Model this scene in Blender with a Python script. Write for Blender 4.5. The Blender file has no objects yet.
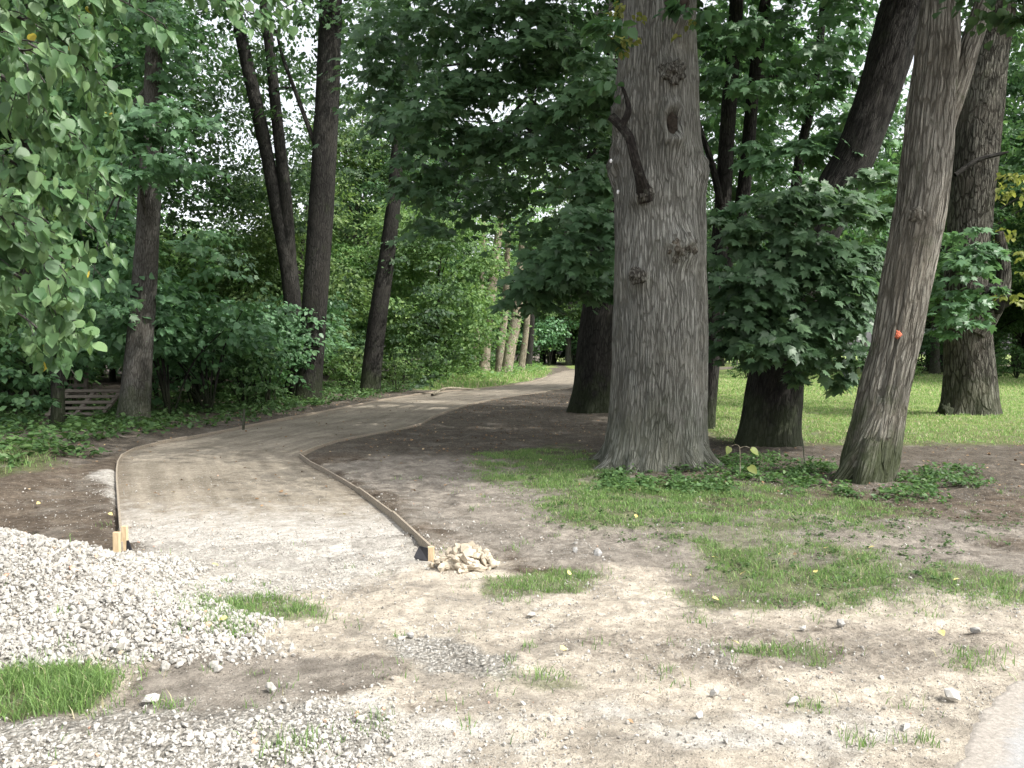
import bpy, math, random
import numpy as np
from mathutils import Vector

random.seed(7)
RNG = np.random.default_rng(11)
C = bpy.context.scene.collection
scene = bpy.context.scene

# ------------------------------------------------------------------ camera numbers
F = 850.0
CAMZ = 1.6
TH = math.atan(32.0 / F)
ct, st = math.cos(TH), math.sin(TH)


def ray(px, py):
    dx = (px - 512.0) / F
    dv = (384.0 - py) / F
    return np.array([dx, ct + dv * st, -st + dv * ct])


def gp(px, py, z=0.0):
    """ground point seen in the photograph at px, py"""
    r = ray(px, py)
    t = (z - CAMZ) / r[2]
    return np.array([r[0] * t, r[1] * t, z])


def pp(px, py, Y):
    """point at distance Y seen at px, py"""
    r = ray(px, py)
    t = Y / r[1]
    return np.array([r[0] * t, Y, CAMZ + r[2] * t])


# ------------------------------------------------------------------ noise
def _hash(ix, iy, iz, seed):
    h = (ix.astype(np.int64) * 374761393 + iy.astype(np.int64) * 668265263 + iz.astype(np.int64) * 2147483647 + seed * 1274126177) & 0xFFFFFFFF
    h = ((h ^ (h >> 13)) * 1274126177) & 0xFFFFFFFF
    h = ((h ^ (h >> 16)) * 2246822519) & 0xFFFFFFFF
    h = h ^ (h >> 15)
    return (h & 0xFFFFFF) / float(0xFFFFFF)


def vnoise(x, y, z, seed=0):
    x, y, z = np.broadcast_arrays(np.asarray(x, float), np.asarray(y, float), np.asarray(z, float))
    ix, iy, iz = np.floor(x), np.floor(y), np.floor(z)
    fx, fy, fz = x - ix, y - iy, z - iz
    fx, fy, fz = [f * f * (3 - 2 * f) for f in (fx, fy, fz)]
    r = 0
    for a in (0, 1):
        wx = fx if a else 1 - fx
        for b in (0, 1):
            wy = fy if b else 1 - fy
            for c in (0, 1):
                wz = fz if c else 1 - fz
                r = r + wx * wy * wz * _hash(ix + a, iy + b, iz + c, seed)
    return r * 2 - 1


def fbm(x, y, z=0.0, seed=0, oct=4):
    r, a, s = 0, 0.5, 1.0
    for k in range(oct):
        r = r + a * vnoise(np.asarray(x) * s, np.asarray(y) * s, np.asarray(z) * s, seed + k * 17)
        a *= 0.5
        s *= 2.03
    return r


def sstep(a, b, x):
    t = np.clip((x - a) / (b - a), 0, 1)
    return t * t * (3 - 2 * t)


# ------------------------------------------------------------------ object helpers
def tag(o, label=None, cat=None, group=None, kind=None):
    if label:
        o['label'] = label
    if cat:
        o['category'] = cat
    if group:
        o['group'] = group
    if kind:
        o['kind'] = kind
    return o


def thing(name, label, cat, loc=(0, 0, 0), group=None):
    o = bpy.data.objects.new(name, None)
    o.empty_display_size = 0.2
    C.objects.link(o)
    o.location = [float(v) for v in loc]
    return tag(o, label, cat, group)


def link(name, me, mat=None, parent=None, world=True):
    """link a mesh whose vertices are in world space; parent keeps it there"""
    o = bpy.data.objects.new(name, me)
    if mat is not None and len(me.materials) == 0:
        me.materials.append(mat)
    C.objects.link(o)
    if parent is not None:
        o.parent = parent
        if world:
            o.location = -parent.location
    return o


def raw_mesh(name, V, T, smooth=True, rnd=None, uv=None, cols=None, n=3):
    V = np.ascontiguousarray(V, dtype=np.float32)
    T = np.ascontiguousarray(T, dtype=np.int32)
    me = bpy.data.meshes.new(name)
    nf = len(T)
    me.vertices.add(len(V))
    me.vertices.foreach_set('co', V.ravel())
    me.loops.add(nf * n)
    me.loops.foreach_set('vertex_index', T.ravel())
    me.polygons.add(nf)
    me.polygons.foreach_set('loop_start', np.arange(0, nf * n, n, dtype=np.int32))
    if smooth:
        me.polygons.foreach_set('use_smooth', np.ones(nf, dtype=bool))
    else:
        me.polygons.foreach_set('use_smooth', np.zeros(nf, dtype=bool))
    if rnd is not None:
        a = me.attributes.new('rnd', 'FLOAT', 'POINT')
        a.data.foreach_set('value', np.ascontiguousarray(rnd, dtype=np.float32))
    if cols is not None:
        for k, c in cols.items():
            a = me.attributes.new(k, 'FLOAT_COLOR', 'POINT')
            a.data.foreach_set('color', np.ascontiguousarray(c, dtype=np.float32).ravel())
    if uv is not None:
        l = me.uv_layers.new(name='UVMap')
        l.data.foreach_set('uv', np.ascontiguousarray(uv[T.ravel()], dtype=np.float32).ravel())
    me.update(calc_edges=True)
    me.validate()
    return me


# ------------------------------------------------------------------ node helpers
class NT:
    def __init__(s, name):
        s.m = bpy.data.materials.new(name)
        s.m.use_nodes = True
        s.t = s.m.node_tree
        s.t.nodes.clear()
        s.out = s.n('ShaderNodeOutputMaterial')

    def n(s, typ, **kw):
        nd = s.t.nodes.new(typ)
        for k, v in kw.items():
            if k in nd.inputs:
                if hasattr(v, 'is_linked') or isinstance(v, bpy.types.NodeSocket):
                    s.t.links.new(v, nd.inputs[k])
                else:
                    nd.inputs[k].default_value = v
            else:
                setattr(nd, k, v)
        return nd

    def l(s, a, b):
        s.t.links.new(a, b)

    def val(s, sock, v):
        if isinstance(v, bpy.types.NodeSocket):
            s.t.links.new(v, sock)
        else:
            if sock.type == 'RGBA' and len(v) == 3:
                v = (*v, 1)
            sock.default_value = v

    def mix(s, f, a, b, mode='MIX'):
        nd = s.t.nodes.new('ShaderNodeMix')
        nd.data_type = 'RGBA'
        nd.blend_type = mode
        s.val(nd.inputs[0], f)
        s.val(nd.inputs[6], a)
        s.val(nd.inputs[7], b)
        return nd.outputs[2]

    def math(s, op, a, b=0.0, c=0.0, clamp=False):
        nd = s.t.nodes.new('ShaderNodeMath')
        nd.operation = op
        nd.use_clamp = clamp
        for i, v in enumerate((a, b, c)):
            s.val(nd.inputs[i], v)
        return nd.outputs[0]

    def ramp(s, f, stops):
        nd = s.t.nodes.new('ShaderNodeValToRGB')
        e = nd.color_ramp.elements
        while len(e) > 1:
            e.remove(e[-1])
        e[0].position, e[0].color = stops[0][0], (*stops[0][1], 1)
        for p, c in stops[1:]:
            k = e.new(p)
            k.color = (*c, 1)
        s.val(nd.inputs[0], f)
        return nd.outputs[0]

    def noise(s, vec, scale, detail=4, rough=0.55, out=0):
        nd = s.n('ShaderNodeTexNoise', Scale=scale, Detail=detail, Roughness=rough)
        if vec is not None:
            s.l(vec, nd.inputs['Vector'])
        return nd.outputs[out]

    def step(s, f, a, b):
        nd = s.t.nodes.new('ShaderNodeMapRange')
        nd.interpolation_type = 'SMOOTHSTEP'
        s.val(nd.inputs[0], f)
        s.val(nd.inputs[1], a)
        s.val(nd.inputs[2], b)
        nd.inputs[3].default_value = 0
        nd.inputs[4].default_value = 1
        return nd.outputs[0]

    def attr(s, name, out='Fac'):
        nd = s.n('ShaderNodeAttribute')
        nd.attribute_name = name
        return nd.outputs[out]

    def bump(s, h, strength=0.5, dist=0.02, normal=None):
        nd = s.n('ShaderNodeBump', Strength=strength, Distance=dist)
        s.l(h, nd.inputs['Height'])
        if normal is not None:
            s.l(normal, nd.inputs['Normal'])
        return nd.outputs[0]

    def pbsdf(s, col, rough=0.8, normal=None, spec=0.3):
        nd = s.n('ShaderNodeBsdfPrincipled')
        s.val(nd.inputs['Base Color'], col)
        s.val(nd.inputs['Roughness'], rough)
        nd.inputs['Specular IOR Level'].default_value = spec
        if normal is not None:
            s.l(normal, nd.inputs['Normal'])
        return nd

    def done(s, sh):
        s.l(sh, s.out.inputs[0])
        return s.m


def leaf_mat(name, dark, mid, light, trans=0.35, rough=0.5, spec=0.35, yellow=None):
    t = NT(name)
    r = t.attr('rnd')
    stops = [(0.0, dark), (0.5, mid), (0.93, light)]
    if yellow:
        stops = [(0.0, dark), (0.5, mid), (0.9, light), (0.985, light), (0.995, yellow)]
    col = t.ramp(r, stops)
    oi = t.n('ShaderNodeObjectInfo')
    hsv = t.n('ShaderNodeHueSaturation')
    t.l(col, hsv.inputs['Color'])
    t.l(t.math('MULTIPLY_ADD', oi.outputs['Random'], 0.02, 0.49), hsv.inputs['Hue'])
    t.l(t.math('MULTIPLY_ADD', oi.outputs['Random'], 0.5, 0.75), hsv.inputs['Value'])
    c = hsv.outputs[0]
    p = t.pbsdf(c, rough, None, spec)
    tr = t.n('ShaderNodeBsdfTranslucent')
    t.l(t.mix(0.5, c, t.mix(1.0, c, (1.25, 1.35, 0.55), 'MULTIPLY')), tr.inputs['Color'])
    mx = t.n('ShaderNodeMixShader')
    mx.inputs[0].default_value = trans
    t.l(p.outputs[0], mx.inputs[1])
    t.l(tr.outputs[0], mx.inputs[2])
    return t.done(mx.outputs[0])


def bark_mat(name, ridge, furrow, su=26.0, sv=4.0, moss=0.25, dist=0.02, warm=(0.2, 0.15, 0.1), lich=0.2):
    """bark: tall ridges from a stretched cell pattern in the trunk's own wrap coordinates"""
    t = NT(name)
    uv = t.n('ShaderNodeUVMap').outputs[0]
    tc = t.n('ShaderNodeTexCoord').outputs['Object']
    mp = t.n('ShaderNodeMapping')
    mp.inputs['Scale'].default_value = (su, sv, 1)
    warp = t.noise(uv, 3.2, 4, 0.6, 1)
    wv = t.n('ShaderNodeVectorMath', operation='MULTIPLY_ADD')
    t.l(warp, wv.inputs[0])
    wv.inputs[1].default_value = (0.045, 0.25, 0)
    t.l(uv, wv.inputs[2])
    t.l(wv.outputs[0], mp.inputs['Vector'])
    vo = t.n('ShaderNodeTexVoronoi', feature='DISTANCE_TO_EDGE', Scale=1.0)
    t.l(mp.outputs[0], vo.inputs['Vector'])
    vo2 = t.n('ShaderNodeTexVoronoi', feature='F1', Scale=1.0)
    t.l(mp.outputs[0], vo2.inputs['Vector'])
    n1 = t.noise(mp.outputs[0], 1.6, 6, 0.7)
    n2 = t.noise(tc, 1.3, 4, 0.6)
    n3 = t.noise(tc, 9.0, 5, 0.65)
    mp2 = t.n('ShaderNodeMapping')
    mp2.inputs['Scale'].default_value = (su * 0.9, sv * 0.55, 1)
    t.l(wv.outputs[0], mp2.inputs['Vector'])
    nf = t.noise(mp2.outputs[0], 1.0, 3, 0.55)
    rid = t.math('SUBTRACT', 1.0, t.math('ABSOLUTE', t.math('MULTIPLY_ADD', nf, 4.0, -2.0)), clamp=True)
    h = t.math('ADD', t.math('MULTIPLY', t.step(vo.outputs[0], 0.0, 0.16), 0.42), t.math('MULTIPLY', n1, 0.6))
    h = t.math('SUBTRACT', h, t.math('MULTIPLY', rid, 0.5))
    base = t.mix(t.step(h, 0.02, 0.55), furrow, ridge)
    base = t.mix(t.math('MULTIPLY', t.step(n2, 0.45, 0.7), 0.45), base, warm)
    base = t.mix(t.math('MULTIPLY', t.step(n3, 0.52, 0.75), lich), base, (0.36, 0.38, 0.33))
    sep = t.n('ShaderNodeSeparateXYZ')
    geo = t.n('ShaderNodeNewGeometry')
    t.l(geo.outputs['Position'], sep.inputs[0])
    low = t.step(sep.outputs[2], 1.6, 0.0)
    mz = t.math('MULTIPLY', t.step(t.math('ADD', t.math('MULTIPLY', low, 0.35), t.noise(tc, 2.2, 5, 0.7)), 0.55, 0.8), moss)
    base = t.mix(mz, base, (0.05, 0.075, 0.025))
    n5 = t.noise(mp.outputs[0], 5.0, 5, 0.75)
    base = t.mix(1.0, base, t.ramp(n5, [(0.3, (0.74, 0.735, 0.72)), (0.62, (1.08, 1.08, 1.08))]), 'MULTIPLY')
    h = t.math('ADD', h, t.math('MULTIPLY', n5, 0.35))
    mps = t.n('ShaderNodeMapping')
    mps.inputs['Scale'].default_value = (2.2, 2.2, 0.35)
    t.l(tc, mps.inputs[0])
    base = t.mix(1.0, base, t.ramp(t.noise(mps.outputs[0], 1.6, 5, 0.65), [(0.34, (0.74, 0.73, 0.71)), (0.6, (1.12, 1.12, 1.12))]), 'MULTIPLY')
    base = t.mix(1.0, base, t.ramp(t.noise(tc, 0.6, 3, 0.5), [(0.3, (0.72,) * 3), (0.7, (1.12,) * 3)]), 'MULTIPLY')
    nb = t.bump(h, 1.0, dist)
    p = t.pbsdf(base, 0.92, nb, 0.15)
    return t.done(p.outputs[0])


# ------------------------------------------------------------------ materials
M_OAK = bark_mat('oak_bark', (0.33, 0.33, 0.30), (0.13, 0.128, 0.113), 32, 3.2, 0.25, 0.045, warm=(0.25, 0.24, 0.2), lich=0.28)
M_WILLOW = bark_mat('willow_bark', (0.34, 0.325, 0.28), (0.125, 0.116, 0.096), 27, 2.6, 0.7, 0.055, warm=(0.25, 0.225, 0.18))
M_BURL = bark_mat('burl_bark', (0.17, 0.165, 0.145), (0.045, 0.041, 0.035), 26, 14, 0.1, 0.02, lich=0.25)
M_BROWN = bark_mat('brown_bark', (0.17, 0.163, 0.138), (0.04, 0.037, 0.03), 14, 2.8, 0.25, 0.08, warm=(0.14, 0.12, 0.1), lich=0.15)
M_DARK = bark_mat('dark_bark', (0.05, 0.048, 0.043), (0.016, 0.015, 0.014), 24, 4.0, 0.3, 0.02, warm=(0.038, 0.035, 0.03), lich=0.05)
M_GREY = bark_mat('grey_bark', (0.15, 0.147, 0.135), (0.06, 0.056, 0.05), 34, 6.0, 0.35, 0.012, warm=(0.08, 0.073, 0.062), lich=0.12)
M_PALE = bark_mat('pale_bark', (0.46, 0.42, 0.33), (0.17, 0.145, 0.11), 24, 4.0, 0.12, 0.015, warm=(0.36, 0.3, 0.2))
M_DEAD = bark_mat('dead_wood', (0.042, 0.037, 0.032), (0.014, 0.012, 0.011), 40, 8.0, 0.0, 0.012, warm=(0.038, 0.032, 0.027))

L_LINDEN = leaf_mat('linden_leaf', (0.06, 0.135, 0.055), (0.11, 0.215, 0.09), (0.2, 0.325, 0.145), 0.42, 0.45, 0.4, yellow=(0.5, 0.42, 0.05))
L_MAPLE = leaf_mat('maple_leaf', (0.075, 0.15, 0.075), (0.125, 0.24, 0.12), (0.18, 0.31, 0.15), 0.4, 0.42, 0.5)
L_WOOD = leaf_mat('wood_leaf', (0.042, 0.09, 0.044), (0.075, 0.15, 0.066), (0.12, 0.21, 0.085), 0.42, 0.5, 0.35)
L_BRIGHT = leaf_mat('bright_leaf', (0.085, 0.16, 0.06), (0.145, 0.25, 0.09), (0.24, 0.34, 0.125), 0.45, 0.5, 0.3)
L_YELLOW = leaf_mat('yellow_and_sunlit_leaf', (0.15, 0.18, 0.05), (0.24, 0.27, 0.075), (0.34, 0.35, 0.11), 0.45, 0.5, 0.3)
L_HERB = leaf_mat('herb_leaf', (0.05, 0.10, 0.034), (0.08, 0.16, 0.055), (0.13, 0.22, 0.075), 0.35, 0.5, 0.35)


def grass_mat():
    t = NT('grass_blade')
    r = t.attr('rnd')
    c = t.ramp(r, [(0.0, (0.11, 0.19, 0.065)), (0.45, (0.18, 0.29, 0.095)), (0.8, (0.26, 0.42, 0.12)), (0.92, (0.34, 0.43, 0.16)), (1.0, (0.52, 0.47, 0.3))])
    p = t.pbsdf(c, 0.5, None, 0.35)
    tr = t.n('ShaderNodeBsdfTranslucent')
    t.l(c, tr.inputs[0])
    mx = t.n('ShaderNodeMixShader')
    mx.inputs[0].default_value = 0.5
    t.l(p.outputs[0], mx.inputs[1])
    t.l(tr.outputs[0], mx.inputs[2])
    return t.done(mx.outputs[0])


def stone_mat(name, stops, bump=0.004):
    t = NT(name)
    r = t.attr('rnd')
    tc = t.n('ShaderNodeTexCoord').outputs['Object']
    c = t.ramp(r, stops)
    n = t.noise(tc, 60, 5, 0.7)
    c = t.mix(1.0, c, t.ramp(n, [(0.3, (0.72, 0.71, 0.69)), (0.65, (1.05, 1.05, 1.05))]), 'MULTIPLY')
    p = t.pbsdf(c, 0.9, t.bump(n, 0.7, bump), 0.2)
    return t.done(p.outputs[0])


G_STONE = stone_mat('limestone', [(0.0, (0.23, 0.215, 0.19)), (0.2, (0.33, 0.315, 0.285)), (0.5, (0.39, 0.375, 0.345)), (0.8, (0.44, 0.425, 0.395)), (0.93, (0.5, 0.49, 0.46)), (0.97, (0.45, 0.37, 0.28)), (1.0, (0.5, 0.3, 0.22))])
GREY_STONE = stone_mat('grey_stone', [(0.0, (0.2, 0.2, 0.2)), (0.5, (0.42, 0.41, 0.39)), (1.0, (0.68, 0.67, 0.64))])
LITTER = None


def litter_mat():
    t = NT('dry_leaf')
    r = t.attr('rnd')
    c = t.ramp(r, [(0.0, (0.10, 0.06, 0.035)), (0.45, (0.2, 0.125, 0.07)), (0.75, (0.34, 0.23, 0.13)), (0.92, (0.5, 0.4, 0.25)), (0.96, (0.6, 0.45, 0.08)), (1.0, (0.66, 0.6, 0.45))])
    return t.done(t.pbsdf(c, 0.7, None, 0.25).outputs[0])


def plain_mat(name, a, b, scale=8, rough=0.8, bump=0.003, stretch=(1, 1, 1)):
    t = NT(name)
    tc = t.n('ShaderNodeTexCoord').outputs['Object']
    mp = t.n('ShaderNodeMapping')
    mp.inputs['Scale'].default_value = stretch
    t.l(tc, mp.inputs[0])
    n = t.noise(mp.outputs[0], scale, 6, 0.65)
    c = t.ramp(n, [(0.3, a), (0.7, b)])
    return t.done(t.pbsdf(c, rough, t.bump(n, 0.6, bump), 0.25).outputs[0])


M_GRASS = grass_mat()
M_LITTER = litter_mat()
M_BOARD = plain_mat('raw_timber', (0.18, 0.152, 0.118), (0.37, 0.318, 0.25), 14, 0.75, 0.003, (3, 3, 3))
M_STAKE = plain_mat('fresh_timber', (0.42, 0.31, 0.18), (0.66, 0.52, 0.34), 18, 0.75, 0.003, (4, 4, 0.6))
M_FILM_SHADE = plain_mat('black_membrane_and_shade', (0.012, 0.012, 0.014), (0.04, 0.04, 0.045), 9, 0.5, 0.004)  # black for the torn film and for the painted shade at the right board
M_PALLET = plain_mat('weathered_timber', (0.10, 0.085, 0.07), (0.21, 0.185, 0.155), 12, 0.85, 0.003, (1, 6, 6))
M_YLEAF = plain_mat('yellow_fallen_leaf', (0.42, 0.33, 0.08), (0.66, 0.58, 0.28), 30, 0.6, 0.002)
M_TAN = plain_mat('sandy_lump', (0.27, 0.225, 0.165), (0.48, 0.425, 0.34), 9, 0.95, 0.02)
M_PAINT = plain_mat('orange_paint', (0.4, 0.09, 0.045), (0.58, 0.18, 0.1), 40, 0.7, 0.002)
M_WHITE = plain_mat('white_tag', (0.7, 0.7, 0.72), (0.85, 0.85, 0.85), 20, 0.6, 0.001)
M_HOLE = plain_mat('dark_hollow', (0.012, 0.01, 0.008), (0.05, 0.04, 0.03), 18, 0.95, 0.01)  # near-black lumps that fill the trunk hollows
M_POST = plain_mat('ochre_post', (0.45, 0.27, 0.1), (0.66, 0.42, 0.18), 10, 0.8, 0.003)

# ------------------------------------------------------------------ terrain
LEFT_PX = [(122, 553), (118, 500), (117, 470), (124, 455), (150, 446), (200, 437), (250, 427), (300, 417), (345, 408), (380, 401), (431, 393), (471, 390), (521, 384)]
RIGHT_PX = [(432, 556), (400, 525), (370, 500), (330, 475), (303, 461), (300, 457), (315, 450), (345, 441), (414, 428), (431, 419), (468, 406), (508, 398), (541, 393)]
LEFT = [gp(*p)[:2] for p in LEFT_PX] + [np.array([1.7, 50.0]), np.array([3.6, 66.0]), np.array([6.5, 78.0]), np.array([20.0, 90.0]), np.array([60.0, 110.0])]
RIGHT = [gp(*p)[:2] for p in RIGHT_PX] + [np.array([4.6, 44.0]), np.array([7.0, 58.0]), np.array([10.0, 68.0]), np.array([23.0, 80.0]), np.array([63.0, 98.0])]


def catmull(P, n):
    P = np.asarray(P, float)
    d = np.r_[0, np.cumsum(np.maximum(np.linalg.norm(np.diff(P[:, :min(3, P.shape[1])], axis=0), axis=1), 1e-6) ** 0.5)]
    u = np.linspace(0, d[-1], n)
    out = np.empty((n, P.shape[1]))
    m = np.empty_like(P)
    m[1:-1] = (P[2:] - P[:-2]) / (d[2:] - d[:-2])[:, None]
    m[0] = (P[1] - P[0]) / (d[1] - d[0])
    m[-1] = (P[-1] - P[-2]) / (d[-1] - d[-2])
    k = np.clip(np.searchsorted(d, u, side='right') - 1, 0, len(P) - 2)
    h = (d[k + 1] - d[k])[:, None]
    s = ((u - d[k]) / h[:, 0])[:, None]
    out = (2 * s**3 - 3 * s**2 + 1) * P[k] + (s**3 - 2 * s**2 + s) * h * m[k] + (-2 * s**3 + 3 * s**2) * P[k + 1] + (s**3 - s**2) * h * m[k + 1]
    return out


LC = catmull(LEFT, 160)
RC = catmull(RIGHT, 160)


def sdist(x, y, poly):
    """signed distance to polygon, positive inside"""
    x = np.asarray(x, float)
    y = np.asarray(y, float)
    P = np.asarray(poly, float)
    inside = np.zeros(x.shape, bool)
    dmin = np.full(x.shape, 1e9)
    n = len(P)
    for i in range(n):
        ax, ay = P[i]
        bx, by = P[(i + 1) % n]
        cond = ((ay > y) != (by > y))
        with np.errstate(divide='ignore', invalid='ignore'):
            xi = (bx - ax) * (y - ay) / (by - ay if by != ay else 1e-9) + ax
        inside ^= cond & (x < xi)
        ex, ey = bx - ax, by - ay
        t = np.clip(((x - ax) * ex + (y - ay) * ey) / (ex * ex + ey * ey + 1e-12), 0, 1)
        dmin = np.minimum(dmin, np.hypot(x - ax - t * ex, y - ay - t * ey))
    return np.where(inside, dmin, -dmin)


PATHPOLY = np.vstack([LC[::4], RC[::-4]])


def G(pts):
    return [tuple(gp(*p)[:2]) for p in pts]


def zone(x, y, pts, blur=0.25, amp=0.5, seed=0, freq=1.3):
    P = np.array(G(pts))
    m = blur + amp + 0.05
    lo, hi = P.min(0) - m, P.max(0) + m
    k = (x > lo[0]) & (x < hi[0]) & (y > lo[1]) & (y < hi[1])
    r = np.zeros(np.shape(x))
    if k.any():
        xx, yy = x[k], y[k]
        r[k] = sstep(-blur, blur, sdist(xx, yy, P) + amp * fbm(xx * freq, yy * freq, 0, seed, 4))
    return r


HEAPS = [(-3.45, 5.25, 1.4, 0.95, 0.47, 0.1), (-2.2, 4.72, 0.78, 0.55, 0.22, 0.1), (-2.75, 5.95, 0.65, 0.5, 0.14, 0.0), (-1.6, 4.45, 0.5, 0.25, 0.05, 0.0)]


def heap_h(x, y):
    h = np.zeros(np.shape(x))
    for cx, cy, rx, ry, hh, rot in HEAPS:
        c, s = math.cos(rot), math.sin(rot)
        u = ((x - cx) * c + (y - cy) * s) / rx
        v = (-(x - cx) * s + (y - cy) * c) / ry
        r = np.sqrt(u * u + v * v) * (1 + 0.22 * fbm(x * 1.8, y * 1.8, 0, 61, 3))
        h = np.maximum(h, hh * np.clip(1.15 - r, 0, 1) ** 1.15)
    return h


def pathdist(x, y):
    return sdist(x, y, PATHPOLY)


def H(x, y, pd=None):
    x = np.asarray(x, float)
    y = np.asarray(y, float)
    if pd is None:
        pd = pathdist(x, y)
    off = sstep(0.0, -0.5, pd)                    # 1 away from the path
    near = sstep(60, 18, np.hypot(x, y))
    z = 0.05 * fbm(x * 0.35, y * 0.35, 0, 3, 3) * off
    z = z + near * off * (0.035 * fbm(x * 1.5, y * 1.5, 0, 5, 4) + 0.028 * fbm(x * 7, y * 7, 0, 9, 3) + 0.014 * fbm(x * 22, y * 22, 0, 10, 2))
    z = z + 0.04 * sstep(-0.0, -0.12, pd) * sstep(6.6, 7.8, y)
    z = z - 0.06 * sstep(-0.04, 0.08, pd) * sstep(6.75, 7.6, y + 0.5 * fbm(x * 2.0, y * 2.0, 0, 76, 3))
    z = z + 0.014 * sstep(8.5, 6.5, y)
    # road: level
    z = z * sstep(0.35, -0.05, -(roaddist(x, y) - 0.35) - 0.35 + 0.0) if False else z
    # the bank of soil beside the left edging
    bank = sstep(0.15, 1.1, -pd) * sstep(-4.6, -5.6, x) * sstep(7, 9, y) * sstep(18, 14, y)
    z = z + 0.12 * bank
    z = z + heap_h(x, y)
    return z


ROADPX = [(930, 785), (962, 745), (985, 712), (1010, 684), (1060, 655), (1300, 640), (1500, 785)]


def roaddist(x, y):
    return sdist(x, y, G(ROADPX))


def axis(lo, hi, d, far0, far1, g):
    a = list(np.arange(lo, hi + 1e-6, d))
    s = d
    v = hi
    while v < far1:
        s *= g
        v += s
        a.append(v)
    s = d
    v = lo
    b = []
    while v > far0:
        s *= g
        v -= s
        b.append(v)
    return np.array(b[::-1] + a)


def zones(x, y):
    """gravel, sand, grass, chalk ; litter, lightsoil"""
    n = np.zeros(np.shape(x))
    hh = heap_h(x, y)
    gravel = sstep(0.005, 0.06, hh)
    gravel = np.maximum(gravel, 0.12 * zone(x, y, [(120, 570), (300, 555), (425, 560), (440, 590), (330, 600), (180, 600)], 0.15, 0.3, 20))
    gravel = np.maximum(gravel, 0.95 * zone(x, y, [(-300, 700), (60, 722), (140, 712), (330, 690), (400, 720), (330, 800), (0, 900), (-400, 900)], 0.15, 0.35, 21))
    gravel = np.maximum(gravel, 0.9 * zone(x, y, [(330, 640), (420, 630), (520, 655), (500, 682), (380, 668)], 0.12, 0.3, 22))
    gravel = np.maximum(gravel, 0.65 * zone(x, y, [(690, 640), (760, 668), (820, 720), (780, 700), (690, 660)], 0.12, 0.2, 23))
    gravel = np.maximum(gravel, 0.7 * zone(x, y, [(330, 490), (440, 515), (640, 560), (560, 560), (420, 520)], 0.12, 0.3, 24) * 0.35)
    chalk = zone(x, y, [(150, 535), (230, 520), (330, 515), (425, 540), (440, 565), (350, 590), (160, 600), (130, 560)], 0.25, 0.5, 25)
    chalk = np.maximum(chalk, zone(x, y, [(100, 470), (122, 465), (128, 505), (104, 500)], 0.15, 0.3, 26))
    chalk = np.maximum(chalk, 0.8 * zone(x, y, [(250, 720), (560, 735), (900, 700), (960, 760), (500, 800), (200, 790)], 0.2, 0.7, 27))
    sand = zone(x, y, [(120, 590), (300, 570), (420, 548), (520, 575), (640, 565), (760, 600), (1020, 605), (1400, 620), (1500, 900), (-200, 900), (100, 700)], 0.3, 0.6, 28)
    sand = np.maximum(sand, 0.9 * zone(x, y, [(400, 545), (520, 560), (500, 590), (400, 575)], 0.2, 0.3, 29))
    # darker earth streaks inside the sand
    dk = zone(x, y, [(150, 672), (330, 655), (420, 668), (380, 690), (200, 712), (130, 705)], 0.15, 0.3, 31)
    dk = np.maximum(dk, 0.7 * zone(x, y, [(360, 690), (560, 690), (640, 720), (480, 745), (340, 730)], 0.15, 0.5, 32))
    dk = np.maximum(dk, 0.55 * zone(x, y, [(560, 640), (800, 630), (1000, 650), (900, 665), (700, 665)], 0.15, 0.5, 33))
    dk = np.maximum(dk, 0.9 * zone(x, y, [(-60, 632), (44, 632), (56, 668), (-60, 672)], 0.1, 0.15, 34))
    sand = sand * (1 - 0.9 * dk)
    chalk = chalk * (1 - 0.8 * dk)
    gravel = np.where(hh > 0.03, gravel, gravel * (1 - 0.85 * dk))
    grass = 0.95 * zone(x, y, [(-80, 672), (100, 678), (118, 700), (90, 722), (-80, 732)], 0.08, 0.12, 41, 3)
    grass = np.maximum(grass, 0.9 * zone(x, y, [(195, 600), (255, 596), (330, 606), (330, 618), (262, 622), (238, 648), (200, 640)], 0.08, 0.12, 42, 3))
    grass = np.maximum(grass, 0.95 * zone(x, y, [(470, 578), (560, 568), (596, 575), (585, 590), (480, 594)], 0.10, 0.2, 43, 3))
    g2 = zone(x, y, [(480, 455), (570, 446), (640, 480), (860, 500), (920, 520), (890, 542), (720, 548), (560, 528), (490, 482)], 0.5, 0.5, 44, 1.8)
    g2 = np.maximum(g2, zone(x, y, [(670, 535), (760, 534), (1000, 586), (1050, 605), (930, 620), (800, 612), (720, 585)], 0.4, 0.4, 45, 1.8))
    g2 = np.maximum(g2, 0.8 * zone(x, y, [(670, 592), (760, 590), (820, 606), (760, 616), (690, 612)], 0.10, 0.3, 46, 2.5))
    g2 = np.maximum(g2, 0.7 * zone(x, y, [(730, 650), (828, 650), (830, 662), (735, 660)], 0.06, 0.15, 47, 4))
    g2 = np.maximum(g2, 0.7 * zone(x, y, [(955, 650), (1000, 655), (985, 680), (950, 672)], 0.06, 0.2, 48, 4))
    g2 = np.maximum(g2, 0.6 * zone(x, y, [(480, 680), (570, 676), (572, 690), (500, 690)], 0.06, 0.2, 49, 4))
    g2 = np.maximum(g2, 0.6 * zone(x, y, [(270, 745), (330, 740), (340, 775), (250, 775)], 0.05, 0.15, 50, 4))
    g2 = np.maximum(g2, 0.5 * zone(x, y, [(800, 700), (835, 702), (830, 716), (800, 715)], 0.05, 0.1, 52, 4))
    grass = np.maximum(grass, g2 * (0.55 + 0.45 * sstep(-0.3, 0.1, fbm(x * 2.2, y * 2.2, 0, 53, 3))))
    lawn = sstep(13.6, 15.4, y + 1.2 * fbm(x * 0.6, y * 0.6, 0, 54, 3)) * sstep(3.0, 4.2, x + 0.4 * fbm(x, y, 0, 55, 3) - 0.03 * (y - 14))
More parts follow.
